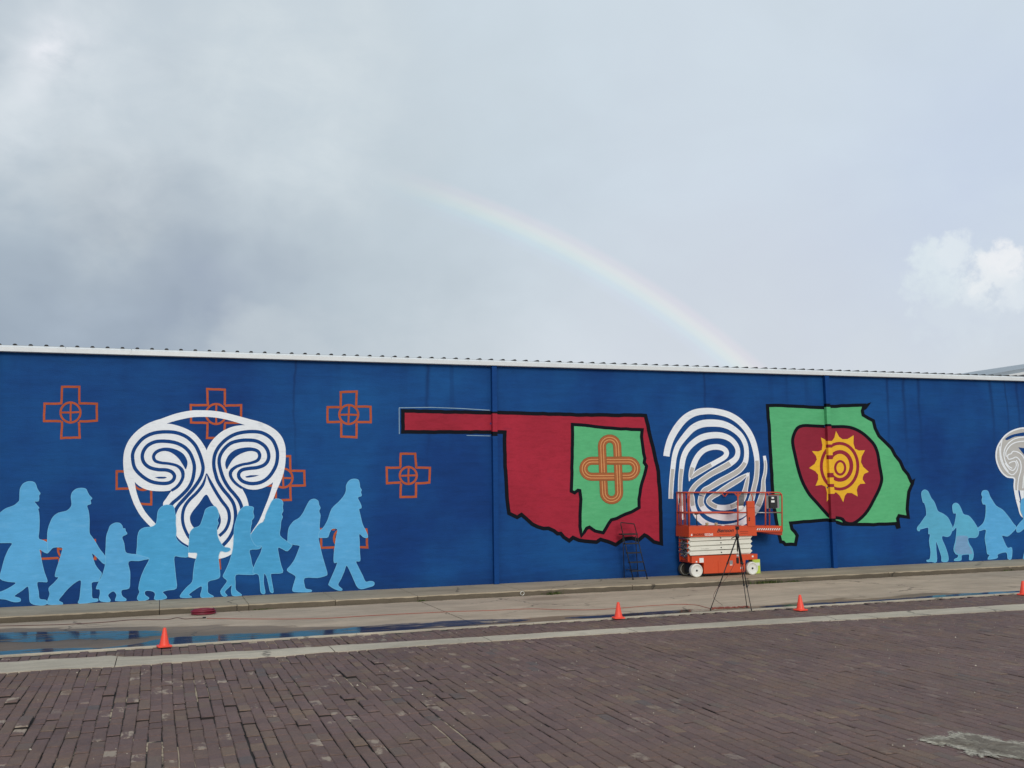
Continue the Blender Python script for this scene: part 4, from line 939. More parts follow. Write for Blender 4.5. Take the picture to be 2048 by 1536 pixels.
grn = PX('F', [(1335, 250), (1400, 255), (1500, 268), (1650, 282), (1845, 290), (1840, 340), (1850, 430), (1863, 500), (1860, 530), (1876, 555), (1862, 620), (1832, 720), (1822, 800), (1822, 860), (1770, 890), (1720, 908), (1660, 940), (1620, 950), (1600, 975), (1560, 1045), (1500, 1030), (1460, 1002), (1440, 1012), (1402, 1066), (1390, 1000), (1392, 900), (1395, 800), (1390, 737), (1375, 733), (1350, 752), (1325, 742), (1330, 600), (1335, 400)])
gd = wobble(densify(grn, 9), 0.45, 8)
paint_poly(mp, gd, 4.6, 0); paint_ribbon(mp, gd, 6.4, 5.6, True, 1)
done(mp, 'painted_map', ['green', 'black'], 'small green state map inside the red one')
# interlaced ornament
def pill(cx0, cx1, y0, y1, r, vert, n=9):
    """closed capsule centre line"""
    pts = []
    if vert:
        for k in range(n+1): a = math.pi+math.pi*k/n; pts.append((cx0+r*math.cos(a), y0+r*math.sin(a)))
        for k in range(n+1): a = math.pi*k/n; pts.append((cx1+r*math.cos(a), y1+r*math.sin(a)))
    else:
        for k in range(n+1): a = math.pi/2+math.pi*k/n; pts.append((cx0+r*math.cos(a), y0+r*math.sin(a)))
        for k in range(n+1): a = -math.pi/2+math.pi*k/n; pts.append((cx1+r*math.cos(a), y1+r*math.sin(a)))
    return pts
mp = MB()
def band(pts, layer, closed):
    paint_ribbon(mp, pts, 16.5, layer, closed, 0)
    for off, w_, mi in ((7.6, 1.1, 2), (-7.6, 1.1, 2), (2.6, 1.2, 1), (-2.6, 1.2, 1), (5.2, 0.7, 2), (0, 0.7, 2), (-5.2, 0.7, 2)):
        paint_ribbon(mp, pts, w_, layer+0.35, closed, mi, off)
vp = densify(PX('G', pill(508, 528, 472, 948, 78, True)), 6); hp = densify(PX('G', pill(322, 700, 704, 702, 82, False)), 6)
band(hp, 6.6, True); band(vp, 7.2, True)
band(densify(PX('G', [(505, 622), (560, 622), (700, 621)]), 5, False), 7.8, False)
band(densify(PX('G', [(340, 786), (450, 786), (530, 785)]), 5, False), 7.8, False)
done(mp, 'knot_emblem', ['ochre', 'tan', 'olive'], 'brown striped interlaced knot on the green map')

# --- green double map with the sun
mp = MB()
ga = PX('K', [(163, 98), (300, 98), (500, 108), (690, 118), (755, 108), (900, 98), (1062, 95), (1045, 150), (1055, 185), (1100, 215), (1148, 240), (1165, 310), (1200, 380), (1260, 440), (1320, 500), (1350, 560), (1400, 620), (1430, 690), (1470, 740), (1500, 800), (1512, 825), (1480, 900), (1470, 980), (1465, 1060), (1475, 1137), (1390, 1125), (1375, 1150), (1388, 1228), (1375, 1232), (1360, 1195), (1150, 1206), (980, 1206), (860, 1200), (720, 1162), (560, 1175), (380, 1190), (390, 1245), (420, 1280), (440, 1310), (430, 1350), (425, 1390), (330, 1390), (310, 1370), (285, 1365), (272, 1310), (250, 1200), (225, 1040), (210, 880), (195, 600), (180, 330)])
gd = wobble(densify(ga, 10), 0.45, 12)
paint_poly(mp, gd, 2.0, 0); paint_ribbon(mp, gd, 6.6, 3.0, True, 1)
paint_poly(mp, PX('K', [(1045, 95), (1130, 66), (1085, 130), (1050, 150)]), 3.6, 1)
paint_poly(mp, PX('K', [(1495, 800), (1540, 775), (1525, 830)]), 3.6, 1)
done(mp, 'painted_map', ['green', 'black'], 'large green double state map with black outline')
mp = MB()
ap = catmull(PX('K', [(500, 285), (600, 288), (750, 295), (880, 295), (960, 310), (1040, 350), (1110, 410), (1160, 470), (1190, 550), (1205, 650), (1222, 740), (1225, 800), (1200, 880), (1150, 980), (1100, 1070), (1040, 1140), (960, 1195), (890, 1188), (850, 1150), (750, 1135), (700, 1090), (620, 1000), (550, 920), (490, 810), (450, 690), (420, 560), (398, 450), (405, 380), (440, 310)]), 4, True)
paint_poly(mp, ap, 4.2, 0); paint_ribbon(mp, ap, 6.2, 5.2, True, 1)
star = [(800, 335), (862, 412), (965, 375), (978, 500), (1070, 515), (1033, 625), (1105, 715), (1050, 765), (1075, 825), (1005, 850), (1003, 945), (905, 912), (868, 998), (800, 905), (715, 992), (702, 852), (610, 845), (634, 742), (550, 680), (622, 600), (577, 522), (668, 512), (660, 395), (765, 425)]
sp = []
for i in range(len(star)):
    a, c = star[i], star[(i+1) % len(star)]; cx, cy = 834, 663
    sp.append(a); mx_, my_ = (a[0]+c[0])/2, (a[1]+c[1])/2; sp.append((mx_+(cx-mx_)*0.06, my_+(cy-my_)*0.06))
paint_poly(mp, PX('K', sp), 6.2, 2)
def ell(cx, cy, rx, ry, n=40): return PX('K', [(cx+rx*math.cos(2*math.pi*k/n), cy+ry*math.sin(2*math.pi*k/n)) for k in range(n)])
paint_ribbon(mp, ell(834, 663, 170, 213), 6.0, 7.2, True, 0)
paint_ribbon(mp, ell(838, 660, 106, 130), 7.6, 7.4, True, 0)
paint_ribbon(mp, ell(840, 678, 46, 62), 4.6, 7.6, True, 0)
done(mp, 'sun_emblem', ['crimson', 'black', 'yellow'], 'dark red rounded field with a yellow sun and rings')

# ------------------------------------------------------------------ neighbouring shed, far right behind
sh = empty('metal_shed', (52, 52, 0)); tag(sh, 'pale metal shed with gable roof rising behind the warehouse eave', 'building')
g0 = on_y(1985, 751.5, 45.0); g1 = on_y(2048, 740.5, 45.0); sl_ = (g1.z-g0.z)/(g1.x-g0.x)
xr = g0.x+16; xe = g0.x-0.6; zr = g0.z+sl_*16; ze = g0.z-sl_*0.6
b = MB(); b.prism([(xe+0.3, -0.05), (2*xr-xe-0.3, -0.05), (2*xr-xe-0.3, ze-0.1), (xr, zr-0.12), (xe+0.3, ze-0.1)], 45.2, 62); b.build('wall', 'shed', sh)
b = MB(); b.prism([(xe, ze-0.1), (xr, zr-0.1), (2*xr-xe, ze-0.1), (2*xr-xe, ze+0.12), (xr, zr+0.12), (xe, ze+0.12)], 44.9, 62.3); rf = b.build('roof', 'shed_roof', sh)
b = MB(); b.prism([(xe-0.05, ze-0.25), (xr, zr-0.25), (xr, zr-0.1), (xe-0.05, ze-0.1)], 44.82, 44.9); b.build('barge_trim', 'fascia', rf)

# ------------------------------------------------------------------ scissor lift
YL = 22.62; LD = 0.66
lz = WALK-on_y(1393.3, 1153.7, YL).z
def J(jx, jy, Y=YL):
    p = on_y(1340+jx/8.533, 970+jy/8.533, YL); return (p.x, p.z+lz)
lift = empty('scissor_lift', (*[(J(300, 1500)[0]+J(1400, 1500)[0])/2, YL+LD/2], WALK))
tag(lift, 'orange scissor lift with cream folded arms parked on the sidewalk', 'scissor lift')
def jbox(mb, x0, x1, y0, y1, ya, yb, mi=0, bev=0.0):
    a = J((x0+x1)/2, y1); c = J((x0+x1)/2, y0); l = J(x0, (y0+y1)/2)[0]; r_ = J(x1, (y0+y1)/2)[0]
    mb.box(l, r_, ya, yb, a[1], c[1], mi, bev)
# chassis
b = MB()
body = [J(*q) for q in ((375, 1210), (1495, 1168), (1495, 1262), (1292, 1270), (1282, 1478), (582, 1505), (580, 1325), (375, 1325))]
b.prism(body, YL+0.012, YL+LD-0.01); ch = b.build('chassis', 'orange', lift)
b = MB(); jbox(b, 826, 1262, 1280, 1478, YL+0.002, YL+0.014, 0, 0.003); dr = b.build('access_door', 'orange', ch)
b = MB(); jbox(b, 1015, 1070, 1280, 1345, YL-0.006, YL+0.003, 0, 0.002); b.build('latch', 'grey_metal', dr)
b = MB(); jbox(b, 1020, 1064, 1350, 1362, YL-0.002, YL+0.003); b.build('sticker', 'print_white', dr)
for q in ((505, 577, 1238, 1316), (443, 468, 1290, 1314), (1400, 1428, 1196, 1224)):
    b = MB(); jbox(b, *q, YL+0.008, YL+0.0135); b.build('sticker', 'print_white', ch)
b = MB(); jbox(b, 1205, 1232, 1390, 1425, YL-0.003, YL+0.004); b.build('sticker', 'print_white', ch)
cx, cz = J(1158, 1195)
b = MB(); b.lathe([(0.040, 0.0), (0.040, 0.004)], (cx, YL+0.006, cz), 'Y', 18); sg = b.build('round_sticker', 'print_white', ch)
b = MB(); b.tube([(cx+0.031*math.cos(k*math.pi/9), YL+0.005, cz+0.031*math.sin(k*math.pi/9)) for k in range(18)], 0.006, 5, closed=True); b.build('ring', 'print_maroon', sg)
b = MB(); jbox(b, 420, 560, 1335, 1490, YL+0.14, YL+LD-0.14); jbox(b, 590, 1270, 1490, 1520, YL+0.1, YL+LD-0.1); b.build('underframe', 'matt_black', lift)  # black underside carries the painted-in shadow beneath the lift
# wheels
plain('tread_shade', s2l(84, 78, 72), 0.8, dirt=0.2)  # rear wheels only: shade put into the colour along with tread dirt
def wheel(jx, jy, ya, yb):
    x, z = J(jx, jy); r_ = z-WALK if ya < YL+0.2 else J(jx, jy)[1]-WALK
    b = MB(); b.lathe([(r_*0.35, ya+0.012-ya), (r_*0.80, 0.012), (r_*0.86, 0.0), (r_*0.97, 0.004), (r_, 0.018), (r_, yb-ya-0.01), (r_*0.96, yb-ya), (0.02, yb-ya)], (x, ya, z), 'Y', 36)
    t = b.build('wheel', 'wheel_white' if ya < YL+0.2 else 'tread_shade', lift)
    b = MB(); b.lathe([(0.0, 0.0), (0.026, 0.0), (0.028, 0.012)], (x, ya+0.004, z), 'Y', 16); b.build('hub', 'matt_black', t)
    b = MB(); b.tube([(x+r_*0.83*math.cos(k*math.pi/16), ya+0.004, z+r_*0.83*math.sin(k*math.pi/16)) for k in range(32)], 0.006, 6, closed=True); b.build('rim', 'cream', t)
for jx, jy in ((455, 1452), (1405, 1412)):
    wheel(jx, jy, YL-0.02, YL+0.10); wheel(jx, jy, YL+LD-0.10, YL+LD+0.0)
# scissor stack: front and rear pairs of folded arms
for lvl in range(4):
    yc = 905+lvl*82
    for ya, sgn in ((YL+0.05, 1), (YL+0.10, -1), (YL+LD-0.14, 1), (YL+LD-0.09, -1)):
        x0, x1 = (368, 1392); t = 13*sgn; h = 34
        pts = [J(x0, yc+t-h), J(x0-22, yc+t), J(x0, yc+t+h), J(x1, yc-t+h-22), J(x1+30, yc-t-22), J(x1, yc-t-h-22)]
        b = MB(); b.prism(pts, ya, ya+0.04); b.build('scissor_arm', 'cream', lift)
    px_, pz_ = J(880+lvl*5, yc-8)
    b = MB(); b.lathe([(0.0, 0.0), (0.017, 0.0), (0.017, LD-0.08)], (px_, YL+0.042, pz_), 'Y', 14); b.build('pivot_pin', 'matt_black', lift)
    for jx in (352, 1400):
        ax, az = J(jx, yc+(8 if jx < 700 else -34)); b = MB(); b.lathe([(0.0, 0.0), (0.022, 0.0), (0.022, LD-0.12), (0.0, LD-0.12)], (ax, YL+0.06, az), 'Y', 12); b.build('cross_tube', 'steel', lift)
a_, c_ = J(330, 1230), J(430, 960)
b = MB(); b.tube([(a_[0]+0.02, YL+0.33, a_[1]), (c_[0]+0.5, YL+0.33, c_[1])], 0.035, 12); b.build('hydraulic_cylinder', 'steel', lift)
for k in range(3):
    p0 = J(360, 1240-k*70); b = MB(); b.tube(catmull([(p0[0]-0.02, YL+0.2+0.06*k, p0[1]-0.05), (p0[0]-0.09, YL+0.22+0.05*k, p0[1]+0.06), (p0[0]-0.02, YL+0.26+0.05*k, p0[1]+0.2), (p0[0]+0.08, YL+0.3, p0[1]+0.26)], 5), 0.011, 7); b.build('hydraulic_hose', 'matt_black', lift)
# platform deck
b = MB(); b.prism([J(320, 702), J(1470, 690), J(1476, 855), J(320, 880)], YL-0.012, YL+LD+0.012); dk = b.build('deck', 'orange', lift)
b = MB(); b.prism([J(322, 694), J(1470, 684), J(1470, 690), J(322, 702)], YL-0.004, YL+LD); b.build('deck_edge', 'orange_rail', dk)
# extension deck with hazard stripes
b = MB(); b.prism([J(1477, 690), J(1935, 690), J(1938, 790), J(1477, 792)], YL+0.03, YL+LD-0.03); ex = b.build('extension_deck', 'orange', lift)
b = MB(); b.prism([J(1560, 792), J(1938, 790), J(1938, 850), J(1900, 850)], YL+0.06, YL+LD-0.06); b.build('extension_underframe', 'orange_dark', ex)
b = MB(); b.prism([J(1478, 728), J(1895, 728), J(1895, 764), J(1478, 766)], YL+0.026, YL+0.032); b.build('hazard_panel', 'orange_dark', ex)
for k in range(11):
    x = 1485+k*37
    b = MB(); b.prism([J(x, 764), J(x+17, 764), J(x+35, 730), J(x+18, 730)], YL+0.0225, YL+0.0265); b.build('hazard_stripe', 'print_white', ex)
# guard rails
RR = 0.019
def rail(pts, name='guard_rail', m='orange_rail', r_=RR):
    b = MB(); b.tube(pts, r_, 10); return b.build(name, m, lift)
def jp(jx, jy, Y): x, z = J(jx, jy); return (x, Y, z)
yf, yb = YL+0.012, YL+LD-0.012
for Y in (yf, yb):
    rail([jp(335, 118, Y), jp(1300, 116, Y)])
    rail([jp(335, 465, Y), jp(1310, 462, Y)])
    for jx in ((333, 1162) if Y == yf else (333,)): rail([jp(jx, 118, Y), jp(jx, 700, Y)], 'rail_post')
    # roll out rail of the extension, rounded nose
    ye = Y+(0.03 if Y == yf else -0.03)
    rail([jp(1180, 122, ye), jp(1840, 118, ye), jp(1890, 124, ye), jp(1918, 150, ye), jp(1926, 200, ye), jp(1928, 780, ye)], 'extension_rail')
    rail([jp(1440, 465, ye), jp(1925, 465, ye)], 'extension_midrail', 'steel', 0.010)
    if Y == yf: rail([jp(1645, 122, ye), jp(1645, 690, ye)], 'rail_post')
    rail([jp(1100, 122, Y+0.004), jp(1160, 190, Y+0.004)], 'rail_brace', r_=0.014)
    rail([jp(1222, 122, Y+0.004), jp(1166, 190, Y+0.004)], 'rail_brace', r_=0.014)
    rail([jp(1370, 118, Y), jp(1400, 160, Y), jp(1412, 210, Y), jp(1412, 270, Y)], 'rail_bend', r_=0.013)
rail([jp(1928, 465, yf+0.03), jp(1928, 465, yb-0.03)], 'end_rail'); rail([jp(1922, 160, yf+0.03), jp(1922, 160, yb-0.03)], 'end_rail')
# entry end: gate with bars
xe_ = J(333, 400)[0]
for k, Y in enumerate((yf+0.05, yf+0.20, yf+0.28, yf+0.42, yf+0.50, yb-0.03)):
    rail([(xe_-0.004, Y, J(333, 700)[1]), (xe_-0.004, Y, J(333, 125)[1])], 'gate_bar', r_=0.016)
for jy in (118, 465, 690): rail([(xe_-0.002, yf, J(333, jy)[1]), (xe_-0.002, yb, J(333, jy)[1])], 'gate_rail')
for (ya, yb2, z0, z1) in ((yf+0.02, yf+0.19, 690, 760), (yf+0.30, yf+0.42, 690, 760), (yf+0.06, yf+0.10, 220, 300), (yf+0.44, yf+0.48, 220, 300)):
    b = MB(); b.box(xe_-0.028, xe_-0.018, ya, yb2, J(333, z1)[1], J(333, z0)[1]); b.build('gate_plate', 'matt_black' if z0 == 220 else 'orange_dark', lift)
# folding entry ladder below the gate
for Y in (YL+0.14, YL+0.56):
    b = MB(); b.box(xe_-0.02, xe_+0.045, Y-0.018, Y+0.018, J(333, 1310)[1], J(333, 925)[1], 0, 0.004); b.build('ladder_rail', 'orange', lift)
for jy in (935, 1040, 1130, 1215, 1300):
    b = MB(); b.box(xe_-0.012, xe_+0.03, YL+0.15, YL+0.55, J(333, jy+8)[1], J(333, jy-8)[1]); b.build('ladder_rung', 'orange_dark' if jy in (935, 1300) else 'steel', lift)
# upright mast box on the side
b = MB(); jbox(b, 1312, 1442, 266, 702, YL-0.03, YL+0.035, 0, 0.006); ms = b.build('mast_box', 'orange', lift)
b = MB(); jbox(b, 1312, 1442, 376, 382, YL-0.0325, YL-0.0285); b.build('seam', 'orange_dark', ms)
for jy in (545, 580): 
    b = MB(); jbox(b, 1330, 1352, jy, jy+24, YL-0.036, YL-0.029); b.build('slot', 'matt_black', ms)
# platform control box
b = MB(); jbox(b, 1672, 1892, 168, 392, YL+0.075, YL+0.085); cp = b.build('control_plate', 'grey_metal', lift)
b = MB(); jbox(b, 1708, 1836, 180, 382, YL+0.005, YL+0.074, 0, 0.008); cb = b.build('control_box', 'matt_black', lift)
for q in ((1735, 1775, 196, 226), (1728, 1785, 254, 290)):
    b = MB(); jbox(b, *q, YL+0.001, YL+0.006); b.build('sticker', 'print_white', cb)

# lettering
def text(body, jx, jy, size_j, m, parent, name='lettering', shear=0.0, Y=YL-0.0145, bold=0.0, sx=1.0):
    cu = bpy.data.curves.new(name, 'FONT'); cu.body = body; cu.size = 1.0; cu.shear = shear; cu.offset = bold; cu.resolution_u = 3
    cu.extrude = 0.0
    t = bpy.data.objects.new(name, cu); COL.objects.link(t)
    bpy.context.view_layer.update()
    me = bpy.data.meshes.new_from_object(t.evaluated_get(bpy.context.evaluated_depsgraph_get()))
    bpy.data.objects.remove(t)
    x, z = J(jx, jy); k = (J(0, 0)[1]-J(0, size_j)[1])/0.70      # cap height about 0.7 em
    off = Vector((0, 0, 0)); q_ = parent
    while q_ is not None: off += q_.location; q_ = q_.parent
    for v in me.vertices: v.co = Vector((x+v.co.x*k*sx, Y, z+v.co.y*k))-off
    me.materials.clear(); me.materials.append(M[m])
    o = bpy.data.objects.new(name, me); return link(o, parent)
text('Benson', 792, 800, 62, 'print_black', dk, shear=0.35, bold=0.025, sx=1.27)
text('SNORKEL', 388, 858, 36, 'print_maroon', dk, bold=0.02, sx=1.08)
text('S3226E', 585, 857, 38, 'print_white', dk, bold=0.02, sx=1.05)
b = MB(); b.prism([J(352, 842), J(368, 824), J(380, 828), J(366, 842), J(382, 846), J(370, 862), J(354, 856)], YL-0.015, YL-0.0125); b.build('logo', 'print_white', dk)
for q in ((835, 1040, 832, 836), (1185, 1330, 782, 788), (1200, 1330, 812, 817)):
    b = MB(); jbox(b, *q, YL-0.0142, YL-0.0122); b.build('print_line', 'print_maroon', dk)
text('www.snorkellifts.com', 548, 1090, 11, 'print_black', lift, Y=YL+0.048, sx=1.1)

# things left on the platform
def paint_can(jx, jy, label):
    x, z = J(jx, 694); Y = YL+0.10
    o = MB(); o.lathe([(0.0, 0.0), (0.034, 0.0), (0.040, 0.075), (0.043, 0.080), (0.036, 0.078), (0.030, 0.02), (0, 0.02)], (x, Y, z), 'Z', 18)
    t = o.build('paint_cup', 'beige'); tag(t, label, 'paint cup')
    h = MB(); h.tube([(x+0.05*math.cos(a), Y, z+0.05+0.05*math.sin(a)) for a in [math.pi*k/8 for k in range(9)]], 0.003, 5); h.build('handle', 'steel', t)
paint_can(665, 670, 'left beige paint cup standing on the lift deck')
paint_can(822, 662, 'right beige paint cup standing on the lift deck')
x, z = J(530, 694)
o = MB(); o.tube([(x, YL+0.2, z), (x-0.01, YL+0.2, z+0.13), (x-0.005, YL+0.2, J(530, 500)[1])], [0.011, 0.014, 0.009], 8); t = o.build('paint_roller', 'matt_black'); tag(t, 'dark paint roller leaning upright on the lift deck', 'paint roller')
o = MB(); o.tube([(x-0.055, YL+0.2, J(530, 492)[1]), (x+0.05, YL+0.2, J(530, 482)[1])], 0.020, 10); o.build('roller_sleeve', 'matt_black', t)
def draped(jpts, Y, m, name, label, cat, th=0.05):
    pts = catmull([J(*q) for q in jpts], 3, True); rr = random.Random(len(jpts)); n = len(pts)
    cx = sum(p[0] for p in pts)/n; cz = sum(p[1] for p in pts)/n; vs = []
    for s_, dy in ((1.0, th), (1.0, th*0.5), (0.82, 0.0), (0.45, -0.012)):
        for p in pts: vs.append((cx+(p[0]-cx)*s_, Y+dy+rr.uniform(-0.006, 0.006), cz+(p[1]-cz)*s_))
    fs = [(l*n+k, l*n+(k+1) % n, (l+1)*n+(k+1) % n, (l+1)*n+k) for l in range(3) for k in range(n)]+[tuple(range(3*n, 4*n)), tuple(range(n))]
    mb = MB(); mb.add(vs, fs, 0, True); o = mb.build(name, m); tag(o, label, cat); return o
draped([(1190, 135), (1250, 130), (1308, 140), (1306, 240), (1300, 335), (1240, 345), (1192, 338), (1198, 240)], YL+0.10, 'bag_grey', 'tool_bag', 'dark grey bag hanging inside the lift rail', 'bag')
draped([(1185, 365), (1225, 346), (1292, 348), (1300, 385), (1270, 425), (1225, 442), (1186, 430)], YL+0.09, 'cloth_white', 'rag', 'white rag hung below the grey bag on the lift', 'rag', 0.03)
for k, (jx, w_, lab) in enumerate(((900, 42, 'white paint tray on the lift deck beside the cups'), (1235, 36, 'white paint tray on the lift deck near the tripod'))):
    mb = MB(); x0, z = J(jx, 692); x1 = J(jx+w_, 692)[0]
    mb.add([(x0, YL+0.05, z), (x1, YL+0.05, z), (x1, YL+0.25, z), (x0, YL+0.25, z), (x0-0.01, YL+0.04, z+0.03), (x1+0.01, YL+0.04, z+0.02), (x1+0.01, YL+0.26, z+0.03), (x0-0.01, YL+0.26, z+0.03)], [(0, 1, 2, 3), (0, 1, 5, 4), (1, 2, 6, 5), (2, 3, 7, 6), (3, 0, 4, 7)])
    tag(mb.build('paint_tray', 'cloth_white'), lab, 'paint tray')

# lime green box behind the wheel
xa, xb = on_y(1505, 1130, 22.86).x, on_y(1520.5, 1130, 22.86).x; zt = on_y(1515, 1118.5, 22.86).z
b = MB(); b.box(xa, xb, 22.86, 23.05, WALK+0.001, zt, 0, 0.004); t = b.build('carton', 'lime'); tag(t, 'lime green carton on the sidewalk behind the lift wheel', 'carton')
b = MB(); b.box(xa+0.05, xb-0.02, 22.855, 22.859, WALK+0.2, WALK+0.28); b.build('print_panel', 'cloth_white', t)

# ------------------------------------------------------------------ step ladder
ld = empty('step_ladder', (11.4, 22.95, WALK)); tag(ld, 'dark folding step ladder standing against the red map', 'step ladder')
fl, fr = Vector((11.16, 22.76, WALK)), Vector((11.55, 22.76, WALK))
tl, tr = on_y(1241, 1046.5, 23.06), on_y(1269, 1049.5, 23.04)
for a, c in ((fl, tl), (fr, tr)):
    b = MB(); b.tube([a+Vector((0, 0, 0.02)), a.lerp(c, 0.5), a.lerp(c, 0.97)], 0.0125, 8); st = b.build('stile', 'ladder_grey', ld)
    b = MB(); b.tube([a, a+(c-a)*0.03], 0.019, 8); b.build('foot', 'rubber', st)
up = Vector((0, 0, 0.02))
b = MB(); b.tube([tuple(p) for p in catmull([tuple(fl.lerp(tl, 0.97)), tuple(tl+(tr-tl)*0.03+up*0.7), tuple(tl+(tr-tl)*0.14+up), tuple(tl+(tr-tl)*0.86+up), tuple(tl+(tr-tl)*0.97+up*0.7), tuple(fr.lerp(tr, 0.97))], 5)], 0.0125, 8); b.build('hand_hoop', 'ladder_grey', ld)
tt = [(1158-y)/112.0 for y in (1141, 1124, 1105.5, 1087)]
for t in tt:
    a, c = fl.lerp(tl, t), fr.lerp(tr, t)
    b = MB(); b.box(a.x-0.005, c.x+0.005, a.y-0.03, a.y+0.085, a.z-0.014, a.z+0.014, 0, 0.005); b.build('step', 'matt_black', ld)
a, c = fl.lerp(tl, 0.80), fr.lerp(tr, 0.80)
b = MB(); b.box(a.x-0.03, c.x+0.02, a.y-0.04, a.y+0.20, a.z-0.016, a.z+0.016, 0, 0.008); b.build('platform', 'matt_black', ld)
for base, q in ((fl, a), (fr, c)):
    b = MB(); b.tube([(q.x+(0.02 if base is fl else -0.02), q.y+0.05, q.z-0.02), (base.x+(0.0 if base is fl else 0.0), 23.27, WALK+0.012)], 0.0115, 8); b.build('rear_leg', 'matt_black', ld)
for z in (0.33, 0.75):
    f_ = (z-WALK)/(a.z-WALK); Y = 23.27+(a.y+0.05-23.27)*f_
    b = MB(); b.tube([(fl.lerp(a, f_).x*0+11.16+0.02, Y, z), (11.53, Y, z)], 0.008, 6); b.build('rear_brace', 'matt_black', ld)

# ------------------------------------------------------------------ tripod
tp = empty('tripod', (10.75, 17.35, 0)); tag(tp, 'tall black tripod standing at the brick edge before the lift', 'tripod')
TY = 17.32
hd = on_y(1474.5, 1072, TY); feet = [on_z(1421, 1219.5), on_z(1494, 1216), on_z(1503, 1221.5)]
for f_ in feet:
    s0 = hd+(f_-hd).normalized()*0.03
    b = MB(); b.tube([s0, s0.lerp(f_, 0.36)], 0.0135, 8); lg = b.build('leg', 'matt_black', tp)
    b = MB(); b.tube([s0.lerp(f_, 0.34), s0.lerp(f_, 0.68)], 0.0105, 8); b.tube([s0.lerp(f_, 0.66), f_+Vector((0, 0, 0.01))], 0.008, 8); b.build('lower_section', 'matt_black', lg)
    for t in (0.36, 0.67):
        p = s0.lerp(f_, t); b = MB(); b.tube([p+(s0-f_).normalized()*0.022, p-(s0-f_).normalized()*0.022], 0.0165, 8); b.tube([p, p+Vector((0.03, -0.02, 0.012))], 0.006, 5); b.build('leg_clamp', 'matt_black', lg)
    b = MB(); b.tube([f_+Vector((0, 0, 0.0)), f_+Vector((0, 0, 0.03))], 0.014, 8); b.build('foot', 'rubber', lg)
b = MB(); b.lathe([(0, -0.045), (0.032, -0.045), (0.038, -0.02), (0.038, 0.02), (0.026, 0.045), (0, 0.045)], tuple(hd), 'Z', 14); b.build('spider', 'matt_black', tp)
b = MB(); b.tube([hd+Vector((0, 0, 0.16)), hd, on_y(1475, 1103, TY)], 0.0125, 10); b.build('centre_column', 'matt_black', tp)
h2 = on_y(1474.5, 1056, TY)
b = MB(); b.box(h2.x-0.030, h2.x+0.030, h2.y-0.03, h2.y+0.03, h2.z-0.035, h2.z+0.02, 0, 0.008); b.box(h2.x-0.022, h2.x+0.022, h2.y-0.05, h2.y+0.05, h2.z+0.023, h2.z+0.034); b.build('pan_head', 'matt_black', tp)
b = MB(); b.tube([hd+Vector((0, 0, 0.015)), on_y(1463, 1077, TY-0.08)], 0.0095, 8); b.build('pan_handle', 'matt_black', tp)
q = on_y(1475, 1120, TY)
b = MB(); b.tube([on_y(1475, 1103, TY), q+Vector((0, 0, 0.05))], 0.003, 5); b.box(q.x-0.025, q.x+0.028, TY-0.02, TY+0.02, q.z-0.07, q.z+0.05, 0, 0.012); b.build('hanging_weight', 'matt_black', tp)

# ------------------------------------------------------------------ traffic cones
def cone(x, y, label, rot):
    root = empty('traffic_cone', (x, y, 0.012)); tag(root, label, 'traffic cone', 'orange cones along the gutter')
    H = 0.285
    b = MB(); b.lathe([(0.083, 0.018), (0.076, 0.03), (0.070, 0.05), (0.024, H), (0.020, H+0.006), (0.012, H+0.006), (0.010, H-0.03)], (x, y, 0.012), 'Z', 28); b.build('body', 'cone', root)
    bm = bmesh.new(); n = 32; vs = []
    for z, s in ((0.0, 1.0), (0.016, 1.0), (0.022, 0.93)):
        for k in range(n):
            a = 2*math.pi*k/n; c_, s_ = math.cos(a), math.sin(a); e = 0.30
            q = Vector((math.copysign(abs(c_)**e, c_), math.copysign(abs(s_)**e, s_), 0))*0.108*s
            q.rotate(Euler((0, 0, rot))); vs.append((x+q.x, y+q.y, 0.012+z))
    bm.free()
    fs = [(l*n+k, l*n+(k+1) % n, (l+1)*n+(k+1) % n, (l+1)*n+k) for l in range(2) for k in range(n)]+[tuple(range(2*n, 3*n)), tuple(range(n))[::-1]]
    b = MB(); b.add(vs, fs); b.build('base', 'cone', root)
for (x, y), lab, rot in zip([on_z(328.5, 1293, 0.012).xy, on_z(1237, 1236.3, 0.012).xy, on_z(1601, 1220.3, 0.012).xy, on_z(2047, 1189.3, 0.012).xy],
        ('orange traffic cone at the left by the wet gutter', 'orange traffic cone in front of the step ladder', 'orange traffic cone right of the tripod', 'orange traffic cone cut by the right edge'), (0.2, -0.15, 0.1, 0.3)):
    cone(x, y, lab, rot)

# ------------------------------------------------------------------ hose coil, cords
hc = on_z(407, 1229, 0)
b = MB(); rr = random.Random(4)
pts = []
for k in range(6*26):
    a = 2*math.pi*k/26; lv = k/26
    r_ = 0.205+0.030*math.sin(lv*2.1)+0.006*math.sin(a*3+lv)
    pts.append((hc.x+r_*math.cos(a), hc.y+0.02+r_*0.72*math.sin(a), 0.017+0.0155*lv+0.004*math.sin(a*2+lv)))
b.tube(pts, 0.016, 7); t = b.build('hose_coil', 'hose'); tag(t, 'dark red hose coiled in the gutter against the kerb', 'hose')
b = MB(); e = Vector(pts[-1]); b.tube([e, e+Vector((0.0, 0.05, 0.0))], 0.019, 8); b.build('coupling', 'matt_black', t)
def cord(px, name, m, label, r_=0.0065, z=0.0075):
    pts = [on_z(x, y, 0) for x, y in px]; pts = catmull([(p.x, p.y, z) for p in pts], 8)
    b = MB(); b.tube(pts, r_, 6); o = b.build(name, m); tag(o, label, 'cord'); return o
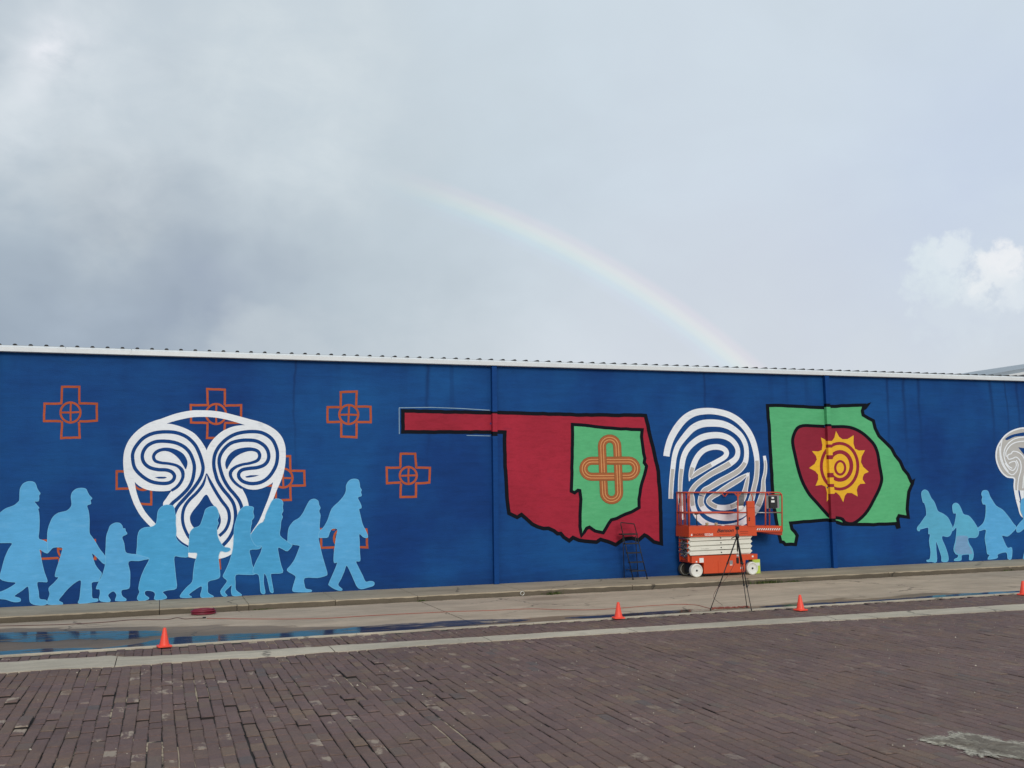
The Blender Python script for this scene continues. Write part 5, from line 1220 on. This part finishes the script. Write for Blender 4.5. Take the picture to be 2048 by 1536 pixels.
c1 = PX('N', [(x/3.784, 1130+y/3.784) for x, y in ((-200, 470), (0, 465), (300, 458), (500, 452), (800, 435), (1000, 418), (1250, 416), (1340, 402), (1400, 411), (1480, 406), (1545, 405))])
t = cord(c1, 'extension_cord', 'cord_dark', 'dark extension cord lying in the gutter left of the hose coil')
p = on_z(*c1[-1]); b = MB(); b.box(p.x-0.03, p.x+0.035, p.y-0.016, p.y+0.016, 0.003, 0.032, 0, 0.006); b.build('plug', 'matt_black', t)
c2 = [(400+x/3.784, 1130+y/3.784) for x, y in ((50, 406), (400, 411), (900, 408), (1300, 385), (1700, 365))]+[(900+x/3.784, 1130+y/3.784) for x, y in ((0, 356), (200, 350), (350, 345), (600, 335), (850, 341), (1100, 341), (1300, 328), (1500, 312), (1700, 301), (1800, 300))]+[(1360+x/7.3125, 1040+y/7.3125) for x, y in ((0, 1238), (150, 1243), (260, 1252), (350, 1276), (430, 1298))]
cord(c2, 'extension_cord', 'cord', 'long red extension cord running from the hose coil to the tripod')
pile = []
for k in range(60):
    t_ = k/59; pile.append((1424+74*abs(((t_*3.5) % 2)-1)+2*math.sin(k*1.7), 1217.6-3.2*abs(((t_*3.5) % 2)-1)+1.6*math.sin(k*2.3)))
cord(pile, 'extension_cord', 'cord', 'red extension cord heaped between the tripod feet', 0.007, 0.012)
hang = [q+Vector((0, 0.06, 0)) for q in (on_y(1472.2, 1128, TY), on_y(1463, 1145, TY), on_y(1453, 1160, TY), on_y(1438, 1177, TY), on_y(1430, 1193, TY), on_y(1435, 1201, TY))]+[on_z(1445, 1210, 0.008)]
b = MB(); b.tube(catmull([tuple(q) for q in hang], 6), 0.0035, 6); tag(b.build('camera_cable', 'cord_dark'), 'thin dark cable drooping between the tripod legs', 'cable')

# ------------------------------------------------------------------ drain outlet and weeds at the kerb
dp = on_y(1045, 1184.5, YC-0.02)
b = MB(); b.lathe([(0.040, 0.12), (0.040, -0.01), (0.046, -0.012), (0.048, 0.0), (0.048, 0.12)], (dp.x, YC-0.01, 0.058), 'Y', 20); t = b.build('drain_pipe', 'pvc'); tag(t, 'white drain pipe end poking through the kerb face', 'drain pipe')
b = MB(); b.lathe([(0.0, 0.0), (0.039, 0.0)], (dp.x, YC+0.03, 0.058), 'Y', 18); b.build('bore', 'matt_black', t)
def weed(px, py, n, w_, h, label, seed):
    c = on_z(px, py, 0); rr = random.Random(seed); b = MB()
    for k in range(n):
        x = c.x+rr.gauss(0, w_); y = YC-0.012-abs(rr.gauss(0, 0.018)); hh = h*rr.uniform(0.4, 1.1); a = rr.uniform(0, 6.28); l = rr.uniform(0.2, 0.9)*hh
        dx_, dy_ = math.cos(a), math.sin(a)-0.4; bw = rr.uniform(0.003, 0.008); nx_, ny_ = -dy_, dx_
        z0 = -0.01; mid = (x+dx_*l*0.35, y+dy_*l*0.35, z0+hh*0.7); tip = (x+dx_*l, y+dy_*l, z0+hh*0.85)
        b.add([(x-nx_*bw, y-ny_*bw, z0), (x+nx_*bw, y+ny_*bw, z0), (mid[0]+nx_*bw, mid[1]+ny_*bw, mid[2]), (mid[0]-nx_*bw, mid[1]-ny_*bw, mid[2]), tip], [(0, 1, 2, 3), (3, 2, 4)])
    tag(b.build('weed_clump', 'weed', recalc=False), label, 'weed', 'weeds along the kerb')
weed(1097, 1186, 90, 0.10, 0.10, 'small green weed on the kerb right of the drain pipe', 1)
weed(1532, 1166, 220, 0.22, 0.10, 'long strip of weeds at the kerb right of the lift', 2)
weed(1580, 1163, 60, 0.10, 0.07, 'little dark weed tuft right of the weed strip', 3)
weed(842, 1202, 60, 0.05, 0.05, 'tiny weed at the slab joint left of the drain pipe', 4)
weed(2020, 1142, 60, 0.12, 0.06, 'small weed at the kerb near the right edge', 5)
weed(530, 1221, 60, 0.12, 0.04, 'thin dry weed at the kerb right of the hose coil', 6)
